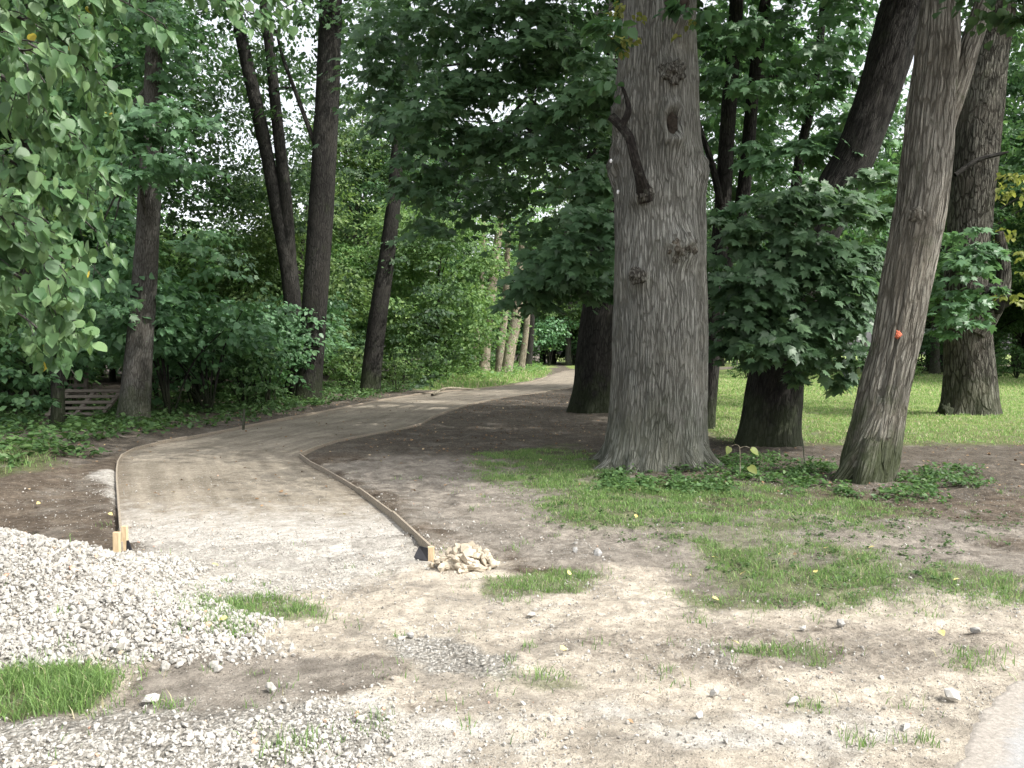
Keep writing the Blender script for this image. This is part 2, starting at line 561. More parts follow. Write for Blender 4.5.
    lawn = lawn * sstep(-0.3, -1.5, pathdist(x, y))
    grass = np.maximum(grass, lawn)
    far = zone(x, y, [(415, 392), (430, 372), (470, 364), (556, 363), (545, 377), (518, 384), (470, 389)], 0.6, 1.5, 56, 0.4)
    grass = np.maximum(grass, far)
    lg = zone(x, y, [(-150, 450), (45, 452), (66, 480), (-100, 505)], 0.3, 0.4, 57, 1.2)
    grass = np.maximum(grass, 0.9 * lg)
    litter = sstep(11.5, 14, y) * (1 - lawn)
    litter = np.maximum(litter, zone(x, y, [(690, 450), (1200, 455), (1200, 500), (900, 500), (700, 485)], 0.4, 0.6, 58))
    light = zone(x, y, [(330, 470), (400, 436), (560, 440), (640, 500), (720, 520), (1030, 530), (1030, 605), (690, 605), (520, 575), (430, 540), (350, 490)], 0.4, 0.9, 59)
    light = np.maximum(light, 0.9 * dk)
    return gravel, sand, grass, chalk, litter, light


def ground_mat():
    t = NT('ground_surface')
    tc = t.n('ShaderNodeTexCoord').outputs['Object']
    A = t.n('ShaderNodeSeparateColor')
    t.l(t.attr('zoneA', 'Color'), A.inputs[0])
    Aa = t.n('ShaderNodeAttribute', attribute_name='zoneA').outputs['Alpha']
    B = t.n('ShaderNodeSeparateColor')
    t.l(t.attr('zoneB', 'Color'), B.inputs[0])
    big = t.noise(tc, 1.1, 5, 0.6)
    mid = t.noise(tc, 6.0, 6, 0.65)
    fin = t.noise(tc, 38.0, 5, 0.7)
    vfin = t.noise(tc, 140.0, 3, 0.7)
    def thr(z, w=0.35):
        v = t.math('ADD', z, t.math('MULTIPLY', t.math('SUBTRACT', t.math('ADD', t.math('MULTIPLY', mid, 0.5), t.math('MULTIPLY', fin, 0.5)), 0.5), 1.5))
        return t.step(v, 0.5 - w, 0.5 + w)
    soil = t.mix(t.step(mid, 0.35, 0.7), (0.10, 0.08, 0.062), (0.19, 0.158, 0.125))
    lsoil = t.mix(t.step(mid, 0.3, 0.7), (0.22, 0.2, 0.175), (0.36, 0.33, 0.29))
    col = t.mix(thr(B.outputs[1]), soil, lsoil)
    lit = t.mix(t.step(fin, 0.5, 0.68), t.mix(big, (0.08, 0.071, 0.06), (0.14, 0.124, 0.105)), (0.25, 0.205, 0.155))
    col = t.mix(thr(B.outputs[0]), col, lit)
    sand = t.mix(t.step(big, 0.3, 0.7), (0.46, 0.42, 0.355), (0.62, 0.565, 0.48))
    sand = t.mix(t.math('MULTIPLY', t.step(mid, 0.52, 0.72), 0.6), sand, (0.33, 0.305, 0.275))
    col = t.mix(thr(A.outputs[1]), col, sand)
    chalk = t.mix(t.step(mid, 0.35, 0.65), (0.47, 0.455, 0.42), (0.64, 0.625, 0.59))
    vo = t.n('ShaderNodeTexVoronoi', feature='F1', Scale=42.0)
    t.l(tc, vo.inputs['Vector'])
    vs = t.n('ShaderNodeSeparateColor')
    t.l(vo.outputs['Color'], vs.inputs[0])
    gcol = t.ramp(vs.outputs[0], [(0.0, (0.33, 0.32, 0.295)), (0.4, (0.47, 0.46, 0.43)), (1.0, (0.6, 0.59, 0.56))])
    gcol = t.mix(t.step(vo.outputs['Distance'], 0.35, 0.75), gcol, (0.31, 0.295, 0.265))
    gm = thr(A.outputs[0])
    col = t.mix(gm, col, gcol)
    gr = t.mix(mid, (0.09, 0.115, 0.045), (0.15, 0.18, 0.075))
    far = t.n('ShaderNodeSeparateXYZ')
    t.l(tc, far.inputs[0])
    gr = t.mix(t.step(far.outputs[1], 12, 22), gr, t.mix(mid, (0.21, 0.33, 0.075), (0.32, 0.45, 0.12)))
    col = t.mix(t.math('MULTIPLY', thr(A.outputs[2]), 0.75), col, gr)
    dn = t.noise(tc, 1.7, 8, 0.72)
    dirt = t.math('MULTIPLY', t.step(dn, 0.5, 0.62), t.math('SUBTRACT', 1.0, t.math('MULTIPLY', gm, 0.7)))
    col = t.mix(t.math('MULTIPLY', dirt, 0.5), col, t.mix(mid, (0.19, 0.175, 0.155), (0.3, 0.28, 0.25)))
    col = t.mix(t.math('MULTIPLY', t.math('MULTIPLY', thr(Aa), 0.85), t.math('SUBTRACT', 1.0, t.math('MULTIPLY', gm, 0.8))), col, chalk)
    # grit: small pale and dark specks everywhere
    v2 = t.n('ShaderNodeTexVoronoi', feature='F1', Scale=75.0)
    t.l(tc, v2.inputs['Vector'])
    vs2 = t.n('ShaderNodeSeparateColor')
    t.l(v2.outputs['Color'], vs2.inputs[0])
    spk = t.math('MULTIPLY', t.step(vs2.outputs[1], 0.78, 0.86), t.step(v2.outputs['Distance'], 0.5, 0.3))
    col = t.mix(t.math('MULTIPLY', spk, 0.5), col, t.mix(vs2.outputs[0], (0.12, 0.11, 0.10), (0.62, 0.59, 0.54)))
    col = t.mix(1.0, col, t.ramp(vfin, [(0.25, (0.68, 0.68, 0.68)), (0.7, (1.14, 1.14, 1.14))]), 'MULTIPLY')
    col = t.mix(1.0, col, t.ramp(t.noise(tc, 2.6, 6, 0.7), [(0.3, (0.66, 0.65, 0.64)), (0.62, (1.06, 1.06, 1.06))]), 'MULTIPLY')
    col = t.mix(1.0, col, t.ramp(t.noise(tc, 14, 6, 0.75), [(0.32, (0.62, 0.61, 0.60)), (0.6, (1.06, 1.06, 1.06))]), 'MULTIPLY')
    col = t.mix(1.0, col, (1.02, 1.0, 0.97), 'MULTIPLY')
    h = t.math('ADD', t.math('MULTIPLY', fin, 0.6), t.math('MULTIPLY', vfin, 0.4))
    h = t.math('ADD', h, t.math('MULTIPLY', t.math('SUBTRACT', 1.0, vo.outputs['Distance']), gm))
    h = t.math('ADD', h, t.math('MULTIPLY', spk, 0.5))
    return t.done(t.pbsdf(col, 0.95, t.bump(h, 1.0, 0.03), 0.15).outputs[0])


def path_mat():
    t = NT('sandy_path')
    tc = t.n('ShaderNodeTexCoord').outputs['Object']
    big = t.noise(tc, 0.9, 5, 0.6)
    mid = t.noise(tc, 5.0, 6, 0.65)
    fin = t.noise(tc, 45.0, 5, 0.75)
    c = t.mix(t.step(big, 0.3, 0.7), (0.215, 0.19, 0.15), (0.325, 0.29, 0.235))
    c = t.mix(t.math('MULTIPLY', t.step(mid, 0.5, 0.75), 0.5), c, (0.25, 0.215, 0.17))
    sp = t.n('ShaderNodeSeparateXYZ')
    t.l(tc, sp.inputs[0])
    st = t.attr('rnd')
    cmb = t.n('ShaderNodeCombineXYZ')
    t.l(t.math('MULTIPLY', st, 14.0), cmb.inputs[0])
    t.l(t.math('MULTIPLY', sp.outputs[1], 0.35), cmb.inputs[1])
    trk = t.noise(cmb.outputs[0], 1.0, 4, 0.6)
    c = t.mix(1.0, c, t.ramp(trk, [(0.35, (0.74, 0.735, 0.73)), (0.6, (1.06, 1.06, 1.06))]), 'MULTIPLY')
    edge = t.math('ABSOLUTE', t.math('MULTIPLY_ADD', st, 2.0, -1.0))
    c = t.mix(t.math('MULTIPLY', t.step(t.math('ADD', edge, t.math('MULTIPLY', t.math('SUBTRACT', mid, 0.5), 0.5)), 0.82, 1.0), 0.6), c, (0.16, 0.135, 0.105))
    front = t.step(t.math('ADD', sp.outputs[1], t.math('MULTIPLY', t.math('SUBTRACT', mid, 0.5), 4.0)), 9.4, 7.0)
    c = t.mix(t.math('MULTIPLY', front, 0.85), c, t.mix(fin, (0.38, 0.365, 0.335), (0.54, 0.525, 0.495)))
    c = t.mix(1.0, c, t.ramp(t.noise(tc, 13, 6, 0.75), [(0.32, (0.66, 0.64, 0.62)), (0.6, (1.06, 1.06, 1.06))]), 'MULTIPLY')
    c = t.mix(1.0, c, t.ramp(fin, [(0.3, (0.72, 0.71, 0.7)), (0.7, (1.15, 1.15, 1.15))]), 'MULTIPLY')
    v2 = t.n('ShaderNodeTexVoronoi', feature='F1', Scale=60.0)
    t.l(tc, v2.inputs['Vector'])
    vs2 = t.n('ShaderNodeSeparateColor')
    t.l(v2.outputs['Color'], vs2.inputs[0])
    spk = t.math('MULTIPLY', t.step(vs2.outputs[1], 0.8, 0.86), t.step(v2.outputs['Distance'], 0.5, 0.3))
    c = t.mix(t.math('MULTIPLY', spk, 0.55), c, t.mix(vs2.outputs[0], (0.16, 0.12, 0.08), (0.64, 0.6, 0.54)))
    return t.done(t.pbsdf(c, 0.95, t.bump(t.math('ADD', fin, spk), 0.6, 0.01), 0.15).outputs[0])


def grid_faces(nr, nc):
    i = np.arange(nr - 1)[:, None] * nc + np.arange(nc - 1)[None, :]
    return np.stack([i, i + 1, i + nc + 1, i + nc], -1).reshape(-1, 4)


xs = axis(-6.5, 6.5, 0.026, -420, 420, 1.07)
ys = axis(2.6, 11.0, 0.026, -120, 520, 1.045)
X, Y = np.meshgrid(xs, ys)
x, y = X.ravel(), Y.ravel()
pd = pathdist(x, y)
rd = roaddist(x, y)
z = H(x, y, pd)
z = np.where(rd > -0.31, z * sstep(-0.02, -0.3, rd), z)
gv, sd, gs, ck, lt, ls = zones(x, y)
GROUND = link('ground', raw_mesh('ground', np.stack([x, y, z], 1), grid_faces(len(ys), len(xs)), True, n=4,
              cols={'zoneA': np.stack([gv, sd, gs, ck], 1), 'zoneB': np.stack([lt, ls, 0 * lt, 0 * lt + 1], 1)}), ground_mat())
tag(GROUND, kind='structure')

# path sheet
npth, nac = 700, 26
L2 = catmull(LEFT, npth)
R2 = catmull(RIGHT, npth)
# begin a little before the boards end and dip under the gravel apron
d0 = L2[0] - L2[12]
tt = np.linspace(0, 1, nac)[None, :, None]
P = L2[:, None, :] * (1 - tt) + R2[:, None, :] * tt
px_, py_ = P[..., 0], P[..., 1]
pz = 0.0 + 0.012 * fbm(px_ * 1.2, py_ * 1.2, 0, 71, 4) + 0.012 * np.sin(tt[..., 0] * np.pi) + 0.006 * fbm(px_ * 8, py_ * 8, 0, 73, 3)
dip = sstep(7.6, 6.7, py_ + 0.3 * fbm(px_ * 2, py_ * 2, 0, 75, 3))
pz = pz - 0.035 * sstep(7.5, 6.6, py_)
PATH = link('path', raw_mesh('path', np.stack([px_.ravel(), py_.ravel(), pz.ravel()], 1), grid_faces(npth, nac)[:, ::-1], True, n=4, rnd=np.tile(np.linspace(0, 1, nac), npth)), path_mat())
tag(PATH, kind='structure')


def PZ(x, y):
    return np.where(pathdist(x, y) > 0, np.maximum(0.012, H(x, y)), H(x, y))


# road sheet with a ragged edge
rp = G(ROADPX)
re = catmull(np.array(rp[:5]), 400)
tn = norm(np.gradient(re, axis=0)) if 'norm' in globals() else np.gradient(re, axis=0) / np.linalg.norm(np.gradient(re, axis=0), axis=1)[:, None]
nn_ = np.stack([tn[:, 1], -tn[:, 0]], 1)
re = re + nn_ * (0.10 * fbm(re[:, 0] * 4, re[:, 1] * 4, 0, 81, 5))[:, None]
off_ = np.r_[np.linspace(0, 0.12, 6), np.linspace(0.2, 4.5, 50)]
RV = re[:, None, :] * 1.0
RV = RV + (np.array([4.6, 2.2]) - RV) * (off_ / 4.5)[None, :, None]
rzz = 0.008 + 0.005 * fbm(RV[..., 0] * 3, RV[..., 1] * 3, 0, 83, 3) - 0.012 * (off_ < 0.03)[None, :]
rv = np.stack([RV[..., 0], RV[..., 1], rzz], -1).reshape(-1, 3)
rq = grid_faces(400, len(off_))
n_ = np.cross(rv[rq[0, 1]] - rv[rq[0, 0]], rv[rq[0, 2]] - rv[rq[0, 0]])
if n_[2] < 0:
    rq = rq[:, ::-1]
def road_mat():
    t = NT('worn_asphalt')
    tc = t.n('ShaderNodeTexCoord').outputs['Object']
    e = t.attr('rnd')
    n1 = t.noise(tc, 3.0, 7, 0.7)
    n2 = t.noise(tc, 60, 5, 0.75)
    c = t.mix(n1, (0.27, 0.267, 0.262), (0.37, 0.365, 0.355))
    sand = t.mix(n2, (0.22, 0.2, 0.175), (0.42, 0.385, 0.34))
    c = t.mix(t.step(t.math('ADD', e, t.math('MULTIPLY', t.math('SUBTRACT', n1, 0.5), 1.6)), 0.75, 0.25), c, sand)
    c = t.mix(1.0, c, t.ramp(n2, [(0.3, (0.72,) * 3), (0.65, (1.08,) * 3)]), 'MULTIPLY')
    return t.done(t.pbsdf(c, 0.92, t.bump(n2, 0.7, 0.008), 0.2).outputs[0])


tag(link('road', raw_mesh('road', rv, rq, True, n=4, rnd=np.tile(sstep(0.0, 0.5, off_), 400)), road_mat()), kind='structure')

# ------------------------------------------------------------------ tubes / trunks


def tube(P, R, nseg=24, nring=60, seed=0, bump=0.05, lobes=0, flare=0.0, fine=0.0, cap=True, vis_noise=2.0, swell=()):
    """P points (n,3), R radii; a tapered, slightly irregular tube"""
    PR = np.column_stack([np.asarray(P, float), np.asarray(R, float)])
    Q = catmull(PR, nring)
    p, r = Q[:, :3], np.maximum(Q[:, 3], 0.002)
    T = np.gradient(p, axis=0)
    T /= np.linalg.norm(T, axis=1)[:, None] + 1e-9
    ref = np.array([0.0, 1.0, 0.02])
    if abs(T[0] @ ref) > 0.95 or abs(T[-1] @ ref) > 0.97:
        ref = np.array([0.3, 0.1, 1.0])
    U = np.cross(T, ref)
    U /= np.linalg.norm(U, axis=1)[:, None] + 1e-9
    W = np.cross(T, U)
    a = np.linspace(0, 2 * np.pi, nseg + 1)
    # seam on the far side from the viewer
    ca, sa = np.cos(a), np.sin(a)
    s = np.r_[0, np.cumsum(np.linalg.norm(np.diff(p, axis=0), axis=1))]
    rr = np.repeat(r[:, None], nseg + 1, 1)
    A, S = np.meshgrid(a, s)
    cx, cy = np.cos(A), np.sin(A)
    rr = rr * (1 + bump * fbm(cx * vis_noise + seed, cy * vis_noise, S * 0.9, seed, 3) * 1.6)
    if fine:
        rr = rr + fine * fbm(cx * 5 * 1.7, cy * 5 * 1.7, S * 1.4, seed + 5, 4)
    if flare:
        f = np.exp(-S / (flare * 1.0)) 
        lob = 0.5 + 0.5 * np.cos(A * lobes + seed) + 0.5 * fbm(cx * 2, cy * 2, 0, seed + 3, 2)
        rr = rr * (1 + f * 0.28 * lob)
    if len(swell):
        V0 = p[:, None, :] + (U[:, None, :] * cx[..., None] + W[:, None, :] * cy[..., None]) * rr[..., None]
        for c, rad, hgt, asp, hole in swell:
            dv = V0 - np.asarray(c)
            d = np.sqrt(dv[..., 0] ** 2 + dv[..., 1] ** 2 * 0.6 + (dv[..., 2] / asp) ** 2) / rad
            nz = 1 + 0.9 * fbm(V0[..., 0] * 9, V0[..., 1] * 9, V0[..., 2] * 9, 5, 4)
            if hole:
                rr = rr + hgt * np.exp(-((d - 0.95) / 0.38) ** 2) * (0.8 + 0.25 * nz) - 0.9 * hgt * np.exp(-(d / 0.6) ** 4)
            else:
                rr = rr + hgt * np.exp(-d * d) * nz
    V = p[:, None, :] + (U[:, None, :] * cx[..., None] + W[:, None, :] * cy[..., None]) * rr[..., None]
    V = V.reshape(-1, 3)
    nc = nseg + 1
    i = np.arange(nring - 1)[:, None] * nc + np.arange(nseg)[None, :]
    Fq = np.stack([i, i + 1, i + nc + 1, i + nc], -1).reshape(-1, 4)
    rm = float(np.mean(r))
    uv = np.stack([A.ravel() * rm, S.ravel()], 1)
    if cap:
        c = len(V)
        V = np.vstack([V, p[-1] + T[-1] * r[-1] * 0.3])
        uv = np.vstack([uv, [0, s[-1]]])
        j = (nring - 1) * nc + np.arange(nseg)
        Fq = np.vstack([Fq, np.stack([j, j + 1, np.full(nseg, c), np.full(nseg, c)], 1)])
    return V, Fq, uv


def quads_to_tris(Fq):
    a = Fq[:, [0, 1, 2]]
    b = Fq[:, [0, 2, 3]]
    T = np.vstack([a, b])
    return T[(T[:, 0] != T[:, 1]) & (T[:, 1] != T[:, 2]) & (T[:, 0] != T[:, 2])]


def tube_mesh(name, P, R, **kw):
    V, Fq, uv = tube(P, R, **kw)
    return raw_mesh(name, V, quads_to_tris(Fq), True, uv=uv)


def join(parts):
    Vs, Fs, Us, o = [], [], [], 0
    for V, Fq, uv in parts:
        Vs.append(V)
        Fs.append(quads_to_tris(Fq) + o)
        Us.append(uv)
        o += len(V)
    return np.vstack(Vs), np.vstack(Fs), np.vstack(Us)


def pxtube(Y, L):
    P = [pp(a, b, Y if len(q) == 0 else q[0]) for a, b, w, *q in L]
    R = [w * 0.5 / F * (Y if len(q) == 0 else q[0]) for a, b, w, *q in L]
    return P, R


# ------------------------------------------------------------------ leaves
def tmpl(verts, tris):
    return np.array(verts, float), np.array(tris, int)


T_QUAD = tmpl([(0, 0, 0), (0.36, 0.45, 0.10), (0, 1, -0.10), (-0.36, 0.45, 0.10)], [(0, 1, 2), (0, 2, 3)])
T_HEX = tmpl([(0, 0, 0), (0.33, 0.22, 0.07), (0.30, 0.62, 0.05), (0, 1, -0.14), (-0.30, 0.62, 0.05), (-0.33, 0.22, 0.07), (0, 0.45, -0.02)],
             [(0, 1, 6), (1, 2, 6), (2, 3, 6), (3, 4, 6), (4, 5, 6), (5, 0, 6)])


def linden_t():
    out = [(0.0, 0.05), (0.14, 0.01), (0.29, 0.09), (0.38, 0.26), (0.385, 0.45), (0.30, 0.66), (0.15, 0.85), (0.0, 1.05)]
    rightp = [(x, y, 0.10 * (x / 0.43) - 0.25 * y * y * 0.6) for x, y in out[1:-1]]
    leftp = [(-x, y, z) for x, y, z in rightp]
    mid = [(0, 0.06, 0), (0, 0.35, -0.02), (0, 0.65, -0.06), (0, 1.02, -0.17)]
    V = mid + rightp + leftp
    r = list(range(4, 10))
    l = list(range(10, 16))
    Tt = []
    for q, flip in ((r, False), (l, True)):
        f = [(0, q[0], q[1]), (0, q[1], 1), (q[1], q[2], 1), (1, q[2], q[3]), (1, q[3], 2), (q[3], q[4], 2), (2, q[4], q[5]), (2, q[5], 3)]
        Tt += [(a, c, b) if flip else (a, b, c) for a, b, c in f]
    return tmpl(V, Tt)


def maple_t():
    half = [(0.0, -0.02), (0.20, -0.06), (0.36, -0.02), (0.30, 0.10), (0.60, 0.30), (0.38, 0.34), (0.50, 0.62), (0.22, 0.52), (0.16, 0.66)]
    tip = (0, 1.0)
    pts = half[1:] + [tip] + [(-x, y) for x, y in half[:0:-1]]
    V = [(0, 0.12, 0.04)] + [(x, y, 0.05 - 0.22 * (x * x * 1.3 + max(y, 0) ** 2 * 0.8)) for x, y in [half[0]] + pts]
    n = len(V) - 1
    Tt = [(0, i, i + 1) for i in range(1, n)] + [(0, n, 1)]
    return tmpl(V, Tt)


T_LINDEN = linden_t()
T_MAPLE = maple_t()


def norm(a):
    return a / (np.linalg.norm(a, axis=-1, keepdims=True) + 1e-9)


def leaves_arrays(t, pos, d, nrm, size, rnd):
    tv, tf = t
    d = norm(d)
    nrm = norm(nrm - (nrm * d).sum(1, keepdims=True) * d)
    xax = np.cross(d, nrm)
    size = np.asarray(size)[:, None, None]
    V = pos[:, None, :] + size * (tv[None, :, 0:1] * xax[:, None] + tv[None, :, 1:2] * d[:, None] + tv[None, :, 2:3] * nrm[:, None])
    n, k = len(pos), len(tv)
    Fc = tf[None] + (np.arange(n) * k)[:, None, None]
    return V.reshape(-1, 3), Fc.reshape(-1, 3), np.repeat(rnd, k)


def spray(c, out, R, n, rng, droop=0.35):
    """a leafy twig end: leaves in a flat fan round c, drooping outward"""
    out = np.array([out[0], out[1], 0.0])
    out = out / (np.linalg.norm(out) + 1e-6)
    side = np.array([-out[1], out[0], 0])
    u = rng.normal(0, 0.5, n)
    v = rng.normal(0, 0.45, n)
    r2 = u * u + v * v
    pos = c + R * (u[:, None] * out * 1.15 + v[:, None] * side) + np.array([0, 0, 1.0]) * (-droop * R * (r2 + 0.5 * u) + rng.normal(0, 0.10 * R, n))[:, None]
    d = u[:, None] * out + v[:, None] * side + 0.7 * out + rng.normal(0, 0.45, (n, 3)) + np.array([0, 0, -0.55])
    nr = np.array([0, 0, 1.0]) + 0.55 * out + rng.normal(0, 0.38, (n, 3))
    return pos, d, nr


def foliage(name, clumps, t, size, mat=None, seed=0, per=26, rs=0.42, droop=0.35, shell=0.55, bright=None, face=None):
    """clumps: (centre, (rx, ry, rz), number of leaves)"""
    rng = np.random.default_rng(seed)
    Ps, Ds, Ns, Rn = [], [], [], []
    for ci, (c, r, n) in enumerate(clumps):
        c = np.asarray(c, float)
        r = np.asarray(r, float)
        m = max(1, int(n / per))
        tone = rng.uniform(-0.12, 0.12)
        for k in range(m):
            dv = norm(rng.normal(0, 1, 3))
            q = c + dv * r * (shell + (1 - shell) * rng.random()) * rng.choice([1, 1, 1, 1.12])
            R = rs * float(np.mean(r)) * rng.uniform(0.65, 1.25)
            o = dv[:2] if abs(dv[2]) < 0.95 else rng.normal(0, 1, 2)
            p_, d_, n_ = spray(q, o, R, per, rng, droop)
            Ps.append(p_)
            Ds.append(d_)
            Ns.append(n_ if face is None else n_ * 0.75 + np.asarray(face))
            Rn.append(np.clip(0.45 + tone + rng.uniform(-0.15, 0.15) + rng.normal(0, 0.17, per), 0, 0.97))
    P = np.vstack(Ps)
    n = len(P)
    rn = np.hstack(Rn)
    if bright is not None:
        rn = np.clip(rn + bright, 0, 1)
    odd = rng.random(n) < 0.004
    rn = np.where(odd, 1.0, rn)
    sz = size * rng.uniform(0.65, 1.2, n)
    V, Tt, rr = leaves_arrays(t, P, np.vstack(Ds), np.vstack(Ns), sz, rn)
    me = raw_mesh(name, V, Tt, True, rnd=rr)
    if mat:
        me.materials.append(mat)
    return me


def cpx(px, py, Y, rxp, ryp, n, ry=None):
    c = pp(px, py, Y)
    s = Y / F
    return (c, (rxp * s, ry if ry else (rxp + ryp) * 0.5 * s, ryp * s), n)


def limb(parent, a, b, r0, r1, mat, seed, sag=0.05, name='branch', nseg=8):
    r1 = r1 * 0.35
    rng = np.random.default_rng(seed)
    a, b = np.asarray(a, float), np.asarray(b, float)
    L = np.linalg.norm(b - a)
    k = 5
    P = [a + (b - a) * t + (rng.normal(0, 0.035 * L, 3) if 0 < t < 1 else 0) + np.array([0, 0, sag * L * math.sin(t * math.pi)]) for t in np.linspace(0, 1, k)]
    R = np.linspace(r0, r1, k)
    return link(name, tube_mesh(name, P, R, nseg=nseg, nring=16, seed=seed, bump=0.1), mat, parent)


# ------------------------------------------------------------------ the named trees
def hero(label, base, trunk, mat, Y, seed, nseg=64, nring=160, flare=0.5, lobes=5, bump=0.05, fine=0.01, swell=()):
    t = thing('tree', label, 'tree', base)
    P, R = pxtube(Y, trunk)
    # sink the base a little
    me = tube_mesh('trunk', P, R, nseg=nseg, nring=nring, seed=seed, bump=bump, flare=flare, lobes=lobes, fine=fine, swell=swell)
    link('trunk', me, mat, t)
    return t


def stem(parent, Y, L, mat, seed, name='limb', nseg=20, nring=50, fine=0.0):
    P, R = pxtube(Y, L)
    return link(name, tube_mesh(name, P, R, nseg=nseg, nring=nring, seed=seed, bump=0.06, fine=fine), mat, parent)


def blob(c, r, seed, lump=0.25, freq=2.2, sub=4):
    import bmesh
    bm = bmesh.new()
    bmesh.ops.create_icosphere(bm, subdivisions=sub, radius=1)
    V = np.array([v.co[:] for v in bm.verts])
    Fc = np.array([[v.index for v in f.verts] for f in bm.faces])
    bm.free()
    n = fbm(V[:, 0] * freq, V[:, 1] * freq, V[:, 2] * freq, seed, 4)
    V = V * (1 + lump * 1.8 * n)[:, None] * np.asarray(r) + np.asarray(c)
    return V, Fc


# --- big oak
OY = 11.65
oak = hero('thick grey oak beside the path, burls and a dead crooked branch on its trunk', gp(655, 462),
           [(654, 492, 110), (654, 474, 106), (657, 430, 97), (660, 350, 92), (660, 250, 89), (658, 150, 84), (658, 50, 78), (659, 0, 75), (662, -150, 66), (672, -330, 52)],
           M_OAK, OY, 3, 230, 480, 0.35, 7, 0.04, 0.034,
           swell=[(pp(679, 246, 11.1), 0.21, 0.2, 1.0, 0), (pp(636, 274, 11.1), 0.15, 0.1, 1.0, 0), (pp(694, 172, 11.4), 0.17, 0.14, 1.5, 0), (pp(644, 194, 11.1), 0.2, 0.09, 1.0, 0),
                  (pp(672, 124, 11.1), 0.13, 0.09, 1.9, 1), (pp(671, 72, 11.1), 0.2, 0.1, 1.0, 0), (pp(625, 105, 11.4), 0.25, 0.1, 1.3, 0), (pp(616, 165, 11.6), 0.2, 0.12, 1.6, 0), (pp(677, 4, 11.1), 0.2, 0.08, 1.0, 1), (pp(676, 146, 11.1), 0.16, 0.05, 1.3, 0)])


def burl(px, py, rpx, rpy, seed, dep=0.5, name='burl', mat=M_BURL, Y=11.1, lump=0.42, freq=2.2):
    c = pp(px, py, Y)
    s = Y / F
    V, Fc = blob(c, (rpx * s, dep * rpx * s, rpy * s), seed, lump, freq)
    uv = np.stack([V[:, 0], V[:, 2]], 1)
    return link(name, raw_mesh(name, V, Fc, True, uv=uv), mat, oak)


burl(681, 247, 14, 13, 1, 0.7, Y=10.98)
burl(637, 276, 8, 8, 2, 0.7, Y=11.03)
burl(697, 174, 7, 12, 3, 0.8, Y=11.3)
burl(645, 193, 8, 8, 4, 0.8, Y=11.02)
burl(672, 72, 11, 11, 5, 0.6, Y=11.03)
# spreading roots
bx = pp(655, 470, OY)
for k_, (an, ln_) in enumerate([(-2.7, 1.0), (-2.15, 0.95), (-1.5, 0.9), (-0.95, 1.0), (-0.35, 1.05), (0.6, 1.1), (2.6, 1.1)]):
    ca_, sa_ = math.cos(an), math.sin(an)
    P = [(bx[0] + ca_ * q * ln_, OY + sa_ * q * ln_, z_) for q, z_ in ((0.42, 0.62), (0.56, 0.26), (0.74, 0.06), (0.95, -0.03), (1.15, -0.10))]
    link('root', tube_mesh('root', P, [0.12, 0.15, 0.12, 0.08, 0.05], nseg=20, nring=40, seed=70 + k_, bump=0.12, fine=0.015), M_OAK, oak)
# hollows
V, Fc = blob(pp(672, 124, 11.09), (0.075, 0.03, 0.17), 11, 0.25)
link('hollow', raw_mesh('hollow', V, Fc), M_HOLE, oak)
V, Fc = blob(pp(677, 4, 11.1), (0.15, 0.06, 0.12), 12, 0.35)
link('hollow', raw_mesh('hollow', V, Fc), M_HOLE, oak)
P = [pp(646, 198, 11.1), pp(641, 180, 10.92), pp(634, 156, 10.85), pp(629, 138, 10.85), pp(619, 125, 10.9), pp(611, 117, 10.95)]
dead = link('dead_branch', tube_mesh('dead_branch', P, [0.11, 0.07, 0.06, 0.058, 0.05, 0.055], nseg=16, nring=50, seed=9, bump=0.2, fine=0.015), M_DEAD, oak)
P = [pp(621, 127, 10.88), pp(628, 112, 10.88), pp(627, 100, 10.95), pp(622, 86, 11.0)]
tw = link('twig', tube_mesh('twig', P, [0.05, 0.045, 0.03, 0.02], nseg=10, nring=24, seed=10, bump=0.2), M_DEAD, dead, world=False)
for a, b in ((611, 161), (618, 192)):
    V, Fc = blob(pp(a, b, 11.35), (0.018, 0.015, 0.03), 77, 0.15, 2, 2)
    link('tag', raw_mesh('tag', V, Fc), M_WHITE, oak)
# crown of the oak: mostly above the picture, it shades the path
oak_cl = []
rg = np.random.default_rng(5)
for k in range(26):
    a = rg.uniform(0, 2 * np.pi)
    rr_ = 6.0 * math.sqrt(rg.random())
    zz = rg.uniform(8.5, 16.5)
    cx, cy = 1.9 + rr_ * math.cos(a), 12.6 + rr_ * math.sin(a) * 0.9
    if cy < 8.6:
        continue
    oak_cl.append(((cx, cy, zz), (1.8, 1.8, 1.1), 900))
oak_cl += [cpx(625, 20, 10.6, 26, 22, 60), cpx(690, 6, 10.6, 30, 16, 70), cpx(612, 62, 10.8, 20, 26, 60)]
link('crown', foliage('crown', oak_cl, T_HEX, 0.17, L_WOOD, 21, rs=0.5), L_WOOD, oak)
for k in range(0, 14):
    c = oak_cl[k][0]
    limb(oak, pp(661 + (k % 3) * 3, -120 - 12 * k, OY), c, 0.16, 0.03, M_OAK, 40 + k)
link('foliage', foliage('foliage', [cpx(628, 14, 10.75, 24, 10, 46), cpx(622, 40, 10.75, 18, 14, 40), cpx(688, 30, 10.8, 14, 10, 20)], T_HEX, 0.085, L_YELLOW, 22, per=8), L_YELLOW, oak)

